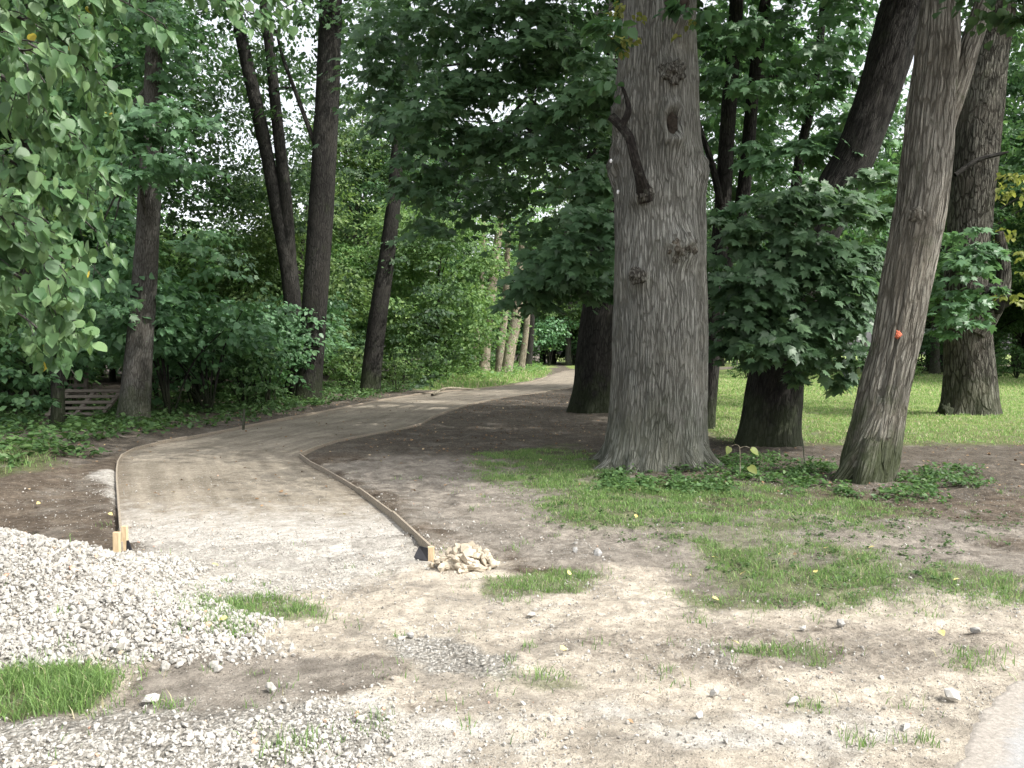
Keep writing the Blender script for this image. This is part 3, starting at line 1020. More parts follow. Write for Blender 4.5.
# --- leaning pale trunk with orange marks
lean = hero('pale furrowed trunk leaning over the herbs, orange paint dots on its bark', gp(872, 478),
            [(861, 502, 42), (865, 486, 45), (870, 462, 49), (875, 440, 49), (886, 389, 46), (898, 336, 44), (911, 256, 46), (921, 200, 46), (927, 150, 45), (932, 100, 42), (937, 50, 38), (940, 0, 34), (948, -150, 30), (956, -300, 22)],
            M_WILLOW, 10.4, 8, 120, 320, 0.3, 4, 0.08, 0.04)
stem(lean, 10.5, [(930, 170, 22), (944, 120, 24), (957, 85, 22), (970, 45, 20), (985, 0, 18), (1005, -80, 14), (1030, -170, 10)], M_WILLOW, 12, 'limb', 40, 90, 0.012)
stem(lean, 10.25, [(884, 400, 20), (868, 440, 22), (852, 466, 20), (836, 486, 14), (826, 497, 8)], M_WILLOW, 13, 'root', 30, 60, 0.015)
stem(lean, 10.1, [(872, 440, 16), (864, 470, 18), (858, 490, 14), (856, 500, 10)], M_WILLOW, 14, 'root', 24, 40, 0.015)
V, Fc = blob(pp(918, 215, 10.15), (0.1, 0.06, 0.1), 14, 0.3)
link('burl', raw_mesh('burl', V, Fc, True, uv=np.stack([V[:, 0], V[:, 2]], 1)), M_WILLOW, lean)
for a, b, rr_, yy in ((898, 335, 0.03, 10.1), (866, 489, 0.055, 10.06)):
    V, Fc = blob(pp(a, b, yy + 0.01), (rr_, 0.022, rr_ * 1.3), 31 + int(a), 0.75, 2.2, 4)
    link('paint_mark', raw_mesh('paint_mark', V, Fc), M_PAINT, lean)
lean_cl = []
for k in range(30):
    c = np.array([rg.uniform(3.4, 9.0), rg.uniform(7.6, 11.2), rg.uniform(6.8, 13.0)])
    if c[2] < 7.0 + 0.2 * (c[0] - 4):
        c[2] += 1.2
    lean_cl.append((c, (1.5, 1.5, 0.95), 650))
lean_cl += [cpx(985, -6, 9.5, 46, 16, 150), cpx(1018, 8, 9.4, 20, 22, 90)]
link('crown', foliage('crown', lean_cl, T_HEX, 0.14, L_WOOD, 23, rs=0.5), L_WOOD, lean)
for k in range(0, 12):
    limb(lean, pp(946 + k * 1.2, -120 - 14 * k, 10.75), lean_cl[k][0], 0.1, 0.02, M_WILLOW, 60 + k)

# --- back oak on the lawn
bk = hero('stout knobbly oak standing on the sunlit lawn, stub limb at mid height', gp(970, 414),
          [(969, 424, 60), (970, 412, 54), (970, 380, 47), (968, 330, 43), (966, 290, 41), (968, 250, 38), (973, 180, 42), (981, 100, 42), (990, 40, 38), (997, 0, 35), (1005, -120, 28)],
          M_BROWN, 21.2, 15, 80, 200, 0.4, 6, 0.06, 0.03)
stem(bk, 20.9, [(974, 335, 24), (986, 315, 24), (997, 298, 20), (1003, 282, 15), (1003, 258, 11), (999, 232, 8)], M_BROWN, 16, 'limb', 24, 50, 0.02)
V, Fc = blob(pp(996, 298, 20.7), (0.33, 0.25, 0.35), 14, 0.35)
link('burl', raw_mesh('burl', V, Fc, True, uv=np.stack([V[:, 0], V[:, 2]], 1)), M_DARK, bk)
V, Fc = blob(pp(946, 413, 20.6), (0.14, 0.12, 0.2), 17, 0.35)
link('burl', raw_mesh('burl', V, Fc, True, uv=np.stack([V[:, 0], V[:, 2]], 1)), M_DARK, bk)
bk_cl = [cpx(1010, 70, 22, 60, 50, 500), cpx(960, 30, 23, 60, 40, 500), cpx(1040, 150, 23, 50, 40, 400), cpx(1000, -60, 21, 120, 70, 1600), cpx(1080, -120, 21, 120, 70, 1600), cpx(900, -140, 23, 120, 70, 1600), cpx(1020, -260, 22, 200, 90, 2500)]
link('crown', foliage('crown', bk_cl, T_HEX, 0.17, L_WOOD, 24), L_WOOD, bk)
link('foliage', foliage('foliage', [cpx(956, 285, 20.0, 28, 46, 420), cpx(978, 245, 20.1, 24, 26, 240), cpx(985, 300, 20.0, 14, 26, 120), cpx(950, 325, 20.2, 16, 18, 80)], T_MAPLE, 0.22, L_MAPLE, 25, per=18), L_MAPLE, bk)
link('foliage', foliage('foliage', [cpx(1012, 300, 20.3, 18, 10, 90), cpx(1010, 205, 21.0, 22, 34, 200), cpx(1022, 260, 21, 14, 14, 60)], T_HEX, 0.17, L_YELLOW, 26, per=14), L_YELLOW, bk)  # yellow leaf colour here stands in for sun on the foliage
stem(bk, 20.5, [(955, 175, 5), (978, 160, 4.5), (1000, 154, 3.5), (1008, 152, 2)], M_DARK, 18, 'branch', 8, 24)

# --- dark trunk half hidden behind the oak
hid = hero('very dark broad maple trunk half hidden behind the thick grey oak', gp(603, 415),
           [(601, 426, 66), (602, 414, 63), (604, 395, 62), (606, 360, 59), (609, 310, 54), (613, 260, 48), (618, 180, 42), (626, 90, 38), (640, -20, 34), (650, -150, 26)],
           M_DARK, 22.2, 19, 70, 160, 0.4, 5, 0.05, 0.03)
hid_px = [(440, 110, 15.5, 50, 30, 420), (500, 70, 15, 55, 30, 450), (560, 40, 14.5, 55, 30, 450), (600, 90, 14, 40, 36, 400), (545, 130, 15, 55, 32, 450), (480, 140, 16, 50, 30, 400),
          (420, 175, 16.5, 40, 30, 320), (590, 190, 14.5, 30, 26, 260), (590, 235, 13.8, 36, 30, 330), (555, 270, 14.6, 40, 30, 360), (530, 298, 15, 26, 18, 150), (600, 280, 15, 34, 22, 240),
          (450, 20, 15.5, 70, 34, 520), (380, 60, 17, 46, 34, 320), (400, 120, 17.5, 34, 28, 220), (540, 0, 14.5, 70, 28, 460), (620, 140, 15, 24, 26, 160), (430, 220, 18, 30, 24, 160),
          (520, 190, 18, 46, 26, 240), (480, 200, 19, 30, 34, 200), (500, -90, 15, 120, 50, 1000), (400, -80, 17, 100, 50, 800), (640, -60, 16, 80, 40, 500), (570, 150, 17.5, 60, 40, 300), (560, 230, 18, 50, 26, 240), (420, 90, 20, 60, 50, 500), (400, 20, 20, 60, 40, 500), (560, 90, 20, 70, 60, 600)]
hid_cl = [cpx(*q) for q in hid_px]
link('crown', foliage('crown', [(c, r, int(n * 1.35)) for c, r, n in hid_cl], T_MAPLE, 0.19, L_MAPLE, 27, per=22, rs=0.62, droop=0.45, shell=0.4, face=(0.2, -0.6, 0.15)), L_MAPLE, hid)
for k in range(0, 20):
    c = hid_cl[k][0]
    limb(hid, pp(612 + k * 0.8, 240 - 14 * k, 22.2), c + np.array([0.2, 0.3, -0.1]), 0.09, 0.018, M_DARK, 90 + k, 0.1)

# --- dark leaning forked maple
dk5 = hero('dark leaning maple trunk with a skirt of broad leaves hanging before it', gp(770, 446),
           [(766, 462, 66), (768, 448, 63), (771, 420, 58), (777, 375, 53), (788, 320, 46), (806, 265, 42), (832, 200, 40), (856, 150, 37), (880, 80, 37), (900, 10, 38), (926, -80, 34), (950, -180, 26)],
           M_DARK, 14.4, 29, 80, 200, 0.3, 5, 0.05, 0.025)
stem(dk5, 14.7, [(826, 225, 26), (858, 170, 24), (884, 105, 22), (903, 50, 22), (922, -10, 20), (945, -100, 16)], M_DARK, 30, 'limb', 30, 60, 0.012)
for i in range(11):
    pass
d5_px = [(745, 240, 13.0, 30, 26, 170), (790, 205, 12.9, 40, 22, 240), (840, 205, 13.0, 34, 22, 200), (765, 285, 12.7, 40, 30, 300), (815, 260, 12.7, 46, 32, 380), (860, 255, 13.1, 24, 30, 180), (745, 325, 12.9, 26, 24, 140),
         (785, 330, 12.6, 34, 28, 240), (835, 315, 12.8, 36, 30, 260), (752, 352, 12.9, 20, 14, 60), (828, 356, 12.9, 34, 20, 150), (842, 378, 13.2, 16, 10, 40), (880, 300, 13.6, 18, 30, 100), (722, 290, 13.6, 14, 20, 60)]
d5_cl = [cpx(*q) for q in d5_px + [(715, 215, 13.4, 22, 10, 44), (728, 345, 13.2, 18, 10, 40), (880, 215, 13.4, 18, 12, 44), (885, 340, 13.3, 14, 12, 40), (790, 372, 12.7, 14, 8, 22), (735, 275, 12.4, 26, 10, 44), (850, 285, 12.3, 24, 9, 44), (800, 190, 13.2, 40, 10, 60), (870, 180, 13.6, 20, 14, 50), (765, 345, 12.3, 26, 8, 40)]]
link('foliage', foliage('foliage', [(c, r, int(n * 1.7)) for c, r, n in d5_cl], T_MAPLE, 0.19, L_MAPLE, 28, per=20, rs=0.62, droop=0.5, shell=0.35, face=(0.2, -0.6, 0.15)), L_MAPLE, dk5)
d5u = [cpx(*q) for q in [(720, 60, 18, 40, 40, 300), (780, 40, 17.5, 50, 34, 380), (840, 30, 17, 40, 34, 300), (760, 110, 18.5, 40, 34, 300), (800, 90, 18.5, 36, 40, 260), (770, 170, 19, 40, 26, 240), (720, 140, 19.5, 26, 40, 200), (880, 150, 17.5, 20, 40, 160), (745, 10, 19, 50, 30, 400), (850, 80, 19, 40, 50, 360), (770, 60, 21, 60, 50, 500), (840, 150, 20, 40, 40, 300), (868, 120, 15.5, 26, 30, 160), (822, 135, 14.8, 34, 24, 200), (780, 150, 15, 34, 22, 180), (742, 205, 14.2, 26, 18, 120), (760, 80, 15.5, 40, 22, 180), (820, 70, 15.5, 40, 26, 200), (710, 250, 14.5, 14, 24, 70), (745, 35, 15.5, 40, 20, 160), (800, -60, 16, 110, 40, 900), (900, -100, 16, 90, 40, 800), (720, -70, 18, 70, 40, 500), (900, 190, 18, 16, 26, 80)]]
link('crown', foliage('crown', d5u, T_MAPLE, 0.2, L_MAPLE, 33, per=20, rs=0.5, face=(0.2, -0.5, 0.15)), L_MAPLE, dk5)

# --- slender twin stems right behind the oak
tw6 = hero('slender black twin stemmed tree rising right behind the thick grey oak', gp(707, 432),
           [(706, 442, 20), (707, 430, 16), (710, 390, 15), (715, 320, 17), (719, 260, 18), (723, 200, 16), (728, 120, 15), (734, 40, 14), (739, -40, 12), (745, -140, 9)],
           M_DARK, 17.0, 35, 30, 120, 0.25, 4, 0.06, 0.0)
stem(tw6, 17.0, [(716, 292, 14), (732, 245, 14), (741, 210, 14), (747, 160, 13), (753, 90, 12), (762, 20, 11), (778, -60, 9)], M_DARK, 36)
stem(tw6, 16.9, [(721, 205, 8), (712, 165, 6.5), (700, 128, 5), (693, 100, 3.5), (690, 80, 2)], M_DARK, 37, 'branch', 10, 30)
stem(tw6, 16.9, [(750, 78, 4), (775, 76, 3), (800, 80, 2.4), (828, 80, 1.5)], M_DARK, 38, 'branch', 8, 30)
t6 = [cpx(*q) for q in [(700, 60, 17.5, 26, 40, 200), (712, 20, 17.2, 30, 30, 200), (740, -60, 17, 80, 60, 700), (690, -30, 17, 40, 40, 250), (735, 170, 18, 18, 40, 120)]]
link('crown', foliage('crown', t6, T_HEX, 0.17, L_WOOD, 39), L_WOOD, tw6)
t7 = hero('thin crooked sapling trunk seen between the dark leaning maple and twin stems', gp(772, 425),
          [(770, 432, 10), (772, 400, 10), (780, 320, 10), (790, 240, 10), (800, 157, 10), (812, 100, 8.5), (820, 40, 7.5), (826, -40, 6)], M_DARK, 19.2, 41, 14, 80, 0.1, 3, 0.1, 0.0)
link('crown', foliage('crown', [cpx(830, -20, 19, 60, 30, 400), cpx(815, 60, 19.4, 30, 24, 120)] + [cpx(*q) for q in [(720, 50, 25, 60, 50, 600), (800, 50, 26, 60, 60, 700), (870, 120, 26, 44, 60, 500), (760, 150, 26, 60, 44, 500), (840, 20, 24.5, 50, 40, 450), (850, 230, 27, 40, 40, 400), (780, 230, 27, 60, 40, 400), (745, 0, 24, 50, 30, 400)]], T_HEX, 0.17, L_WOOD, 42), L_WOOD, t7)

# --- left side of the path
tA = hero('straight grey trunk beside the leaning pallets at the wood edge', gp(133, 425),
          [(132, 434, 36), (133, 422, 31), (136, 390, 29), (140, 340, 26), (144, 290, 24), (148, 230, 22), (150, 180, 21), (152, 120, 18), (154, 50, 16), (157, -60, 14), (160, -160, 10)],
          M_GREY, 19.0, 43, 40, 140, 0.3, 4, 0.04, 0.01)
A_px = [(120, 130, 17, 50, 22, 330), (170, 120, 17, 40, 20, 260), (140, 165, 16.5, 50, 18, 260), (100, 180, 18, 40, 22, 200), (185, 160, 18, 26, 18, 110), (90, 100, 19, 40, 26, 200), (160, 70, 19, 40, 22, 200), (105, 215, 20.5, 40, 20, 200), (100, 260, 20.5, 36, 24, 200),
        (90, 300, 18, 40, 26, 220), (205, 250, 21, 36, 30, 260), (150, 20, 18, 60, 20, 260), (60, 40, 20, 60, 40, 260), (140, -70, 18, 130, 50, 900), (40, -90, 19, 120, 60, 700), (80, 345, 20, 40, 22, 160)]
A_cl = [cpx(*q) for q in A_px]
link('crown', foliage('crown', A_cl, T_MAPLE, 0.19, L_MAPLE, 44, per=22, rs=0.55, droop=0.3, face=(0.2, -0.5, 0.15)), L_MAPLE, tA)
for k in range(10):
    limb(tA, pp(148, 230 - 16 * k, 19), A_cl[k][0], 0.05, 0.012, M_GREY, 150 + k)

tB = hero('tall dark straight trunk close to the outer bend of the path edging', gp(308, 403),
          [(307, 412, 32), (308, 401, 27), (311, 360, 25), (315, 300, 25), (320, 230, 25), (324, 160, 24), (328, 80, 23), (331, 0, 22), (334, -100, 18), (338, -220, 12)],
          M_DARK, 27.4, 46, 40, 140, 0.3, 5, 0.04, 0.01)
stem(tB, 27.3, [(317, 150, 5), (306, 120, 4.5), (294, 88, 4), (283, 58, 3.5), (276, 30, 2.5)], M_DARK, 47, 'branch', 8, 30)
B_cl = [cpx(*q) for q in [(300, 30, 27, 50, 30, 260), (350, 10, 27, 50, 30, 300), (270, -30, 27, 60, 34, 400), (360, 60, 29, 40, 40, 340), (290, 90, 30, 36, 40, 240), (330, -80, 26, 110, 50, 1200), (240, -140, 27, 110, 60, 1100), (420, -130, 27, 110, 60, 1100)]]
link('crown', foliage('crown', B_cl, T_HEX, 0.2, L_WOOD, 48), L_WOOD, tB)

tC = hero('forked thin trunks spreading apart behind the tall dark straight trunk', gp(294, 398),
          [(294, 404, 21), (294, 390, 18), (294, 330, 17), (289, 270, 17), (281, 230, 14), (268, 160, 13), (255, 100, 13), (244, 50, 12), (235, 5, 11), (222, -60, 9)],
          M_DARK, 30.5, 49, 24, 100, 0.2, 4, 0.06, 0.0)
stem(tC, 30.5, [(291, 285, 13), (289, 240, 12), (285, 190, 12), (278, 130, 11), (272, 70, 10), (264, 0, 9), (258, -60, 7)], M_DARK, 50)
stem(tC, 30.4, [(268, 90, 4), (285, 88, 3), (296, 88, 2)], M_DARK, 53, 'branch', 8, 20)
C_cl = [cpx(*q) for q in [(215, 120, 31, 26, 30, 140), (250, 180, 32, 30, 30, 220), (300, 200, 32, 26, 40, 220), (220, 20, 30, 30, 24, 110), (270, 60, 31, 20, 30, 90), (200, 180, 31, 30, 30, 200), (230, -60, 30, 80, 30, 500), (205, 60, 33, 30, 30, 130), (225, 130, 34, 34, 34, 150), (185, 100, 33, 26, 34, 110), (245, 190, 33, 34, 30, 170), (190, 190, 34, 34, 26, 170), (260, 20, 33, 24, 24, 90), (175, 30, 33, 30, 26, 110), (215, 240, 35, 44, 30, 260), (170, 150, 35, 24, 30, 220), (250, 90, 35, 26, 44, 260), (200, 40, 37, 60, 50, 500), (210, 140, 37, 60, 50, 500), (290, 100, 36, 30, 60, 300), (280, 180, 37, 40, 40, 300), (345, 140, 36, 24, 60, 260), (350, 60, 36, 26, 40, 220), (200, 210, 37, 60, 30, 400), (185, 110, 39, 50, 40, 400), (225, 60, 39, 50, 40, 400), (270, 140, 39, 40, 50, 350), (200, 190, 39, 60, 24, 400), (300, 40, 39, 30, 40, 260)]]
link('crown', foliage('crown', [(c, r, int(n * 2.7)) for c, r, n in C_cl], T_HEX, 0.18, L_WOOD, 51), L_WOOD, tC)

tE = hero('leaning ivy clad dark trunk nearest the far bend of the path', gp(370, 396),
          [(369, 402, 28), (370, 392, 22), (373, 360, 20), (379, 310, 18), (387, 255, 16), (394, 200, 14), (399, 120, 12), (404, 20, 11), (410, -60, 9)],
          M_DARK, 32.0, 52, 30, 100, 0.3, 4, 0.06, 0.0)
E_cl = [cpx(*q) for q in [(366, 120, 33, 26, 40, 240), (420, 180, 33, 40, 40, 360), (440, 240, 32, 30, 36, 300), (400, 260, 33, 30, 40, 300), (430, 300, 31.5, 30, 30, 280), (445, 340, 31.5, 24, 26, 220), (400, 330, 33, 24, 36, 240), (350, 190, 33, 22, 40, 200), (350, 260, 34, 18, 40, 180), (420, 370, 32.5, 20, 18, 140), (460, 290, 33, 20, 30, 160), (420, 80, 33, 50, 50, 400)]]
link('crown', foliage('crown', E_cl, T_HEX, 0.17, L_WOOD, 54), L_WOOD, tE)
tN = hero('short black trunk standing before the leaning pallets', gp(57, 432),
          [(57, 440, 20), (57, 430, 16), (58, 405, 13), (56, 370, 12), (52, 330, 11), (46, 270, 9), (40, 200, 6)], M_DARK, 17.4, 55, 20, 60, 0.2, 4, 0.1, 0.0)
N_cl = [cpx(*q) for q in [(20, 390, 16.5, 34, 30, 260), (70, 350, 17, 30, 24, 200), (20, 330, 17, 40, 30, 300), (10, 270, 17, 40, 36, 300), (50, 290, 17.5, 40, 36, 260), (10, 425, 16, 26, 14, 120)]]
link('crown', foliage('crown', N_cl, T_HEX, 0.15, L_WOOD, 56), L_WOOD, tN)

# sunlit trunks by the far bend
for i, (Yd, L, lab) in enumerate([
    (64, [(473, 372, 8), (473, 365, 7), (476, 340, 6.5), (479, 310, 6), (482, 270, 5), (484, 200, 4)], 'thin shaded trunk beside the pale forked trunk at the far bend'),
    (66, [(484, 372, 12), (485, 360, 10.5), (487, 330, 10.5), (490, 300, 11), (494, 270, 9), (500, 220, 7), (505, 160, 5)], 'pale forked sunlit trunk among weeds at the far bend'),
    (62, [(499, 375, 9), (499, 368, 8), (501, 345, 8), (504, 320, 7.5), (506, 290, 6.5), (508, 230, 5)], 'pale upright trunk touching the leaning beige trunk'),
    (60, [(506, 377, 14), (507, 370, 11.5), (511, 345, 11), (516, 320, 10.5), (519, 290, 8.5), (523, 230, 6)], 'beige sunlit trunk leaning over the bright grass verge'),
    (70, [(521, 370, 8), (522, 362, 7), (525, 340, 6.5), (527, 320, 6), (529, 270, 5)], 'short sunlit trunk just past the leaning beige trunk'),
    (76, [(528, 366, 8), (529, 358, 7), (531, 335, 6.5), (532, 300, 6), (533, 250, 5)], 'reddish brown trunk where the path bends out of sight')]):
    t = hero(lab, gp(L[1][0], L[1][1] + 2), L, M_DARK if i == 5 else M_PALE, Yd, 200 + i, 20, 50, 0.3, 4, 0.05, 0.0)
    x0, y0 = L[-1][0], L[-1][1]
    cl = [cpx(x0 + dx, y0 + dy, Yd + dz, 26, 30, 170) for dx, dy, dz in ((0, -20, 0), (-22, 10, 2), (20, 0, -2), (6, -60, 1))]
    link('crown', foliage('crown', cl, T_QUAD, 0.34, L_BRIGHT, 220 + i), L_BRIGHT, t)

# --- near linden: its branches reach in from beside the camera
ND = thing('tree', 'near linden with big heart shaped bright green leaves drooping over the heap', 'tree', (-5.6, 3.4, 0))
link('trunk', tube_mesh('trunk', [(-5.6, 3.4, -0.1), (-5.6, 3.45, 1.2), (-5.5, 3.5, 3), (-5.3, 3.6, 5.5), (-5.2, 3.6, 7)], [0.24, 0.19, 0.17, 0.12, 0.05], nseg=30, nring=60, seed=61, flare=0.3, lobes=4), M_GREY, ND)


def linden_branch(pts, Ys, n, seed, R=0.32):
    """a drooping branch drawn through points, leaves in two ranks with short stalks"""
    rng = np.random.default_rng(seed)
    P = [pp(a, b, yy) for (a, b), yy in zip(pts, Ys)]
    Q = catmull(P, 60)
    rad = np.linspace(0.012, 0.003, len(P))
    parts = [tube(P, rad, nseg=6, nring=40, seed=seed, bump=0.05)]
    LP, LD, LN = [], [], []
    for k in range(n):
        u = rng.uniform(0.12, 1.0) ** 0.8
        i = min(int(u * 59), 58)
        c = Q[i]
        tan = norm(Q[i + 1] - Q[i])
        side = norm(np.cross(tan, (0, 0, 1.0)) + rng.normal(0, 0.25, 3)) * rng.choice([-1, 1])
        ln = R * rng.uniform(0.25, 1.0) * (1.05 - 0.45 * u)
        tip = c + side * ln + tan * ln * 0.55 + np.array([0, 0, -0.28 * ln + rng.normal(0, 0.03)])
        parts.append(tube([c, (c + tip) / 2 + np.array([0, 0, 0.02]), tip], [0.004, 0.003, 0.002], nseg=4, nring=6, seed=seed + k, bump=0.0))
        for j in range(rng.integers(6, 12)):
            f = rng.uniform(0.2, 1.12)
            p0 = c + (tip - c) * f + rng.normal(0, 0.028, 3)
            LP.append(p0)
            LD.append(norm(tip - c) * 0.7 + side * rng.choice([-0.5, 0.5]) + np.array([0, -0.12, -0.75]) + rng.normal(0, 0.3, 3))
            LN.append(np.array([0.25, -0.65, 0.75]) + rng.normal(0, 0.5, 3))
    return parts, LP, LD, LN


LP, LD, LN, WP = [], [], [], []
spec = [([(-70, -10), (0, 10), (60, 40), (105, 90)], (4.2, 4.3, 4.5, 4.6), 26),
        ([(-70, 60), (0, 75), (50, 110), (85, 160)], (4.0, 4.1, 4.3, 4.4), 26),
        ([(-80, 130), (-10, 150), (45, 185), (105, 240)], (4.0, 4.1, 4.2, 4.3), 28),
        ([(-80, 190), (-20, 205), (20, 230), (60, 275)], (3.6, 3.7, 3.8, 3.9), 24),
        ([(-80, 230), (-20, 255), (30, 285), (70, 325)], (3.8, 3.9, 4.0, 4.1), 24),
        ([(-80, 275), (-20, 292), (25, 318), (62, 350)], (4.1, 4.2, 4.3, 4.4), 16),
        ([(-60, -50), (40, -30), (110, -5), (165, 25)], (4.6, 4.7, 4.9, 5.0), 22),
        ([(40, -60), (130, -35), (200, -10), (262, 18)], (5.0, 5.1, 5.3, 5.4), 20),
        ([(-60, 20), (20, 40), (70, 70), (112, 120)], (5.0, 5.1, 5.2, 5.3), 22),
        ([(-60, 100), (10, 115), (60, 145), (100, 200)], (5.0, 5.1, 5.2, 5.3), 22),
        ([(-80, 160), (-10, 180), (40, 215), (80, 260)], (4.9, 5.0, 5.1, 5.2), 22),
        ([(-80, 250), (-10, 270), (30, 300), (60, 340)], (5.0, 5.1, 5.2, 5.3), 18),
        ([(-80, 20), (-20, 30), (20, 50), (50, 90)], (3.6, 3.7, 3.8, 3.9), 16),
        ([(150, -50), (215, -35), (250, -15), (290, 10)], (5.2, 5.3, 5.5, 5.6), 10),
        ([(-80, -40), (0, -30), (50, -10), (90, 30)], (4.0, 4.1, 4.2, 4.3), 20)]
for i, (pts, Ys, n) in enumerate(spec):
    w, a, b, c = linden_branch(pts, Ys, n, 300 + i)
    LP += a
    LD += b
    LN += c
    V, Tt, uv = join(w)
    link('branch', raw_mesh('branch', V, Tt, True, uv=uv), M_GREY, ND)
    P0 = pp(*pts[0], Ys[0])
    limb(ND, (-5.5, 3.5, max(1.6, P0[2] - 0.5)), P0, 0.04, 0.012, M_GREY, 330 + i, 0.05, 'limb')
LP, LD, LN = np.array(LP), np.array(LD), np.array(LN)
nl = len(LP)
rn = np.clip(RNG.normal(0.48, 0.3, nl), 0, 0.97)
rn = np.where(RNG.random(nl) < 0.006, 1.0, rn)
sz = 0.072 * RNG.uniform(0.5, 1.3, nl)
T_CURL = (T_LINDEN[0] * np.array([0.8, 1.0, 2.6]), T_LINDEN[1])
T_FLAT = (T_LINDEN[0] * np.array([1.05, 0.92, -0.4]), T_LINDEN[1])
pk = RNG.integers(0, 3, nl)
pr, o_ = [], 0
for q, tt_ in enumerate((T_LINDEN, T_CURL, T_FLAT)):
    i = pk == q
    v, f, r_ = leaves_arrays(tt_, LP[i], LD[i], LN[i], sz[i], rn[i])
    pr.append((v, f + o_, r_))
    o_ += len(v)
V, Tt, rr = [np.concatenate([q[k] for q in pr]) for k in range(3)]
link('foliage', raw_mesh('foliage', V, Tt, True, rnd=rr), L_LINDEN, ND)

# ------------------------------------------------------------------ the wood behind
def bg_crown(name, seed, R, h0, h1, ncl, nper, leaf, t, mat):
    rng = np.random.default_rng(seed)
    cl = []
    for k in range(ncl):
        zz = rng.uniform(h0, h1)
        f = (zz - h0) / (h1 - h0)
        rad = R * (0.55 + 0.9 * f * (1 - f) * 1.8) * math.sqrt(rng.uniform(0.1, 1))
        a = rng.uniform(0, 2 * np.pi)
        s = rng.uniform(0.8, 1.5)
        cl.append(((rad * math.cos(a), rad * math.sin(a), zz), (1.25 * s, 1.25 * s, 0.75 * s), nper))
    return foliage(name, cl, t, leaf, mat, seed, per=24, rs=0.55), cl


def bg_trunk(name, seed, h, r, cl, mat):
    rng = np.random.default_rng(seed)
    lx, ly = rng.normal(0, 0.5, 2)
    P = [(0, 0, -0.3), (0.05, 0, h * 0.15), (lx * 0.3, ly * 0.3, h * 0.4), (lx * 0.7, ly * 0.7, h * 0.7), (lx, ly, h)]
    parts = [tube(P, [r * 1.3, r, r * 0.85, r * 0.6, 0.03], nseg=14, nring=40, seed=seed, flare=0.35, lobes=4)]
    for c, rr_, n in cl[::2]:
        z0 = max(h * 0.2, c[2] - rng.uniform(0.8, 2.2))
        z0 = min(z0, h * 0.9)
        f = z0 / h
        a = np.array([lx * f, ly * f, z0])
        b = np.array(c)
        parts.append(tube([a, (a + b) / 2 + np.array([0, 0, 0.25]), b], [r * 0.28, r * 0.16, 0.015], nseg=6, nring=10, seed=seed))
    V, Tt, uv = join(parts)
    me = raw_mesh(name, V, Tt, True, uv=uv)
    me.materials.append(mat)
    return me


KIND = []
for i, (R, h0, h1, ncl, nper, leaf, t, mat, r, bm) in enumerate([
        (4.2, 3.0, 15, 44, 380, 0.24, T_QUAD, L_WOOD, 0.26, M_DARK),
        (4.8, 5.0, 18, 48, 380, 0.25, T_QUAD, L_WOOD, 0.32, M_GREY),
        (3.6, 2.0, 13, 40, 380, 0.23, T_QUAD, L_WOOD, 0.2, M_DARK),
        (4.4, 4.0, 16, 46, 380, 0.25, T_QUAD, L_BRIGHT, 0.26, M_GREY),
        (3.0, 1.2, 8, 30, 380, 0.21, T_QUAD, L_BRIGHT, 0.14, M_DARK),
        (5.0, 8.0, 20, 48, 380, 0.25, T_QUAD, L_WOOD, 0.3, M_DARK)]):
    me, cl = bg_crown('crown', 400 + i, R, h0, h1, ncl, nper, leaf, t, mat)
    KIND.append((me, bg_trunk('trunk', 430 + i, h1 * 0.93, r, cl, bm)))


def place_tree(k, x, y, s, rz, label, group):
    r = thing('tree', label, 'tree', (x, y, 0), group)
    r.rotation_euler = (0, 0, rz)
    r.scale = (s, s, s)
    for nm, me in (('trunk', KIND[k][1]), ('crown', KIND[k][0])):
        o = bpy.data.objects.new(nm, me)
        C.objects.link(o)
        o.parent = r
    return r


placed = []
OPEN = [(-4.0, 9.0, 47.0, 80.0), (3.0, 14.0, 14.5, 24.0)]


def shades(x, y, R=3.4):
    for z_ in np.arange(3, 25, 1.5):
        a, b = x - 0.71 * z_, y + 0.445 * z_
        for x0, x1, y0, y1 in OPEN:
            if x0 - R < a < x1 + R and y0 - R < b < y1 + R:
                return True
    return False




def scatter_trees(n, fx, fy, kinds, label, group, seed, dmin=2.6, smin=0.85, smax=1.25):
    rng = np.random.default_rng(seed)
    c = 0
    for _ in range(n * 40):
        if c >= n:
            break
        y_ = rng.uniform(*fy)
        lo, hi = fx(y_)
        x_ = rng.uniform(lo, hi)
        if float(pathdist(np.array([x_]), np.array([y_]))[0]) > -1.8:
            continue
        if any((x_ - a) ** 2 + (y_ - b) ** 2 < dmin ** 2 for a, b in placed):
            continue
        pxx = 512 + 850 * x_ / y_
        if x_ > 0 and shades(x_, y_):
            continue
        if y_ < 37 and pxx > 190 - 4000 / y_ and pxx < 500:
            continue
        if y_ < 75 and 130 - 2500 / y_ < pxx < 290 + 1500 / y_:
            continue
        placed.append((x_, y_))
        place_tree(int(rng.choice(kinds)), x_, y_, rng.uniform(smin, smax), rng.uniform(0, 6.28), label, group)
        c += 1


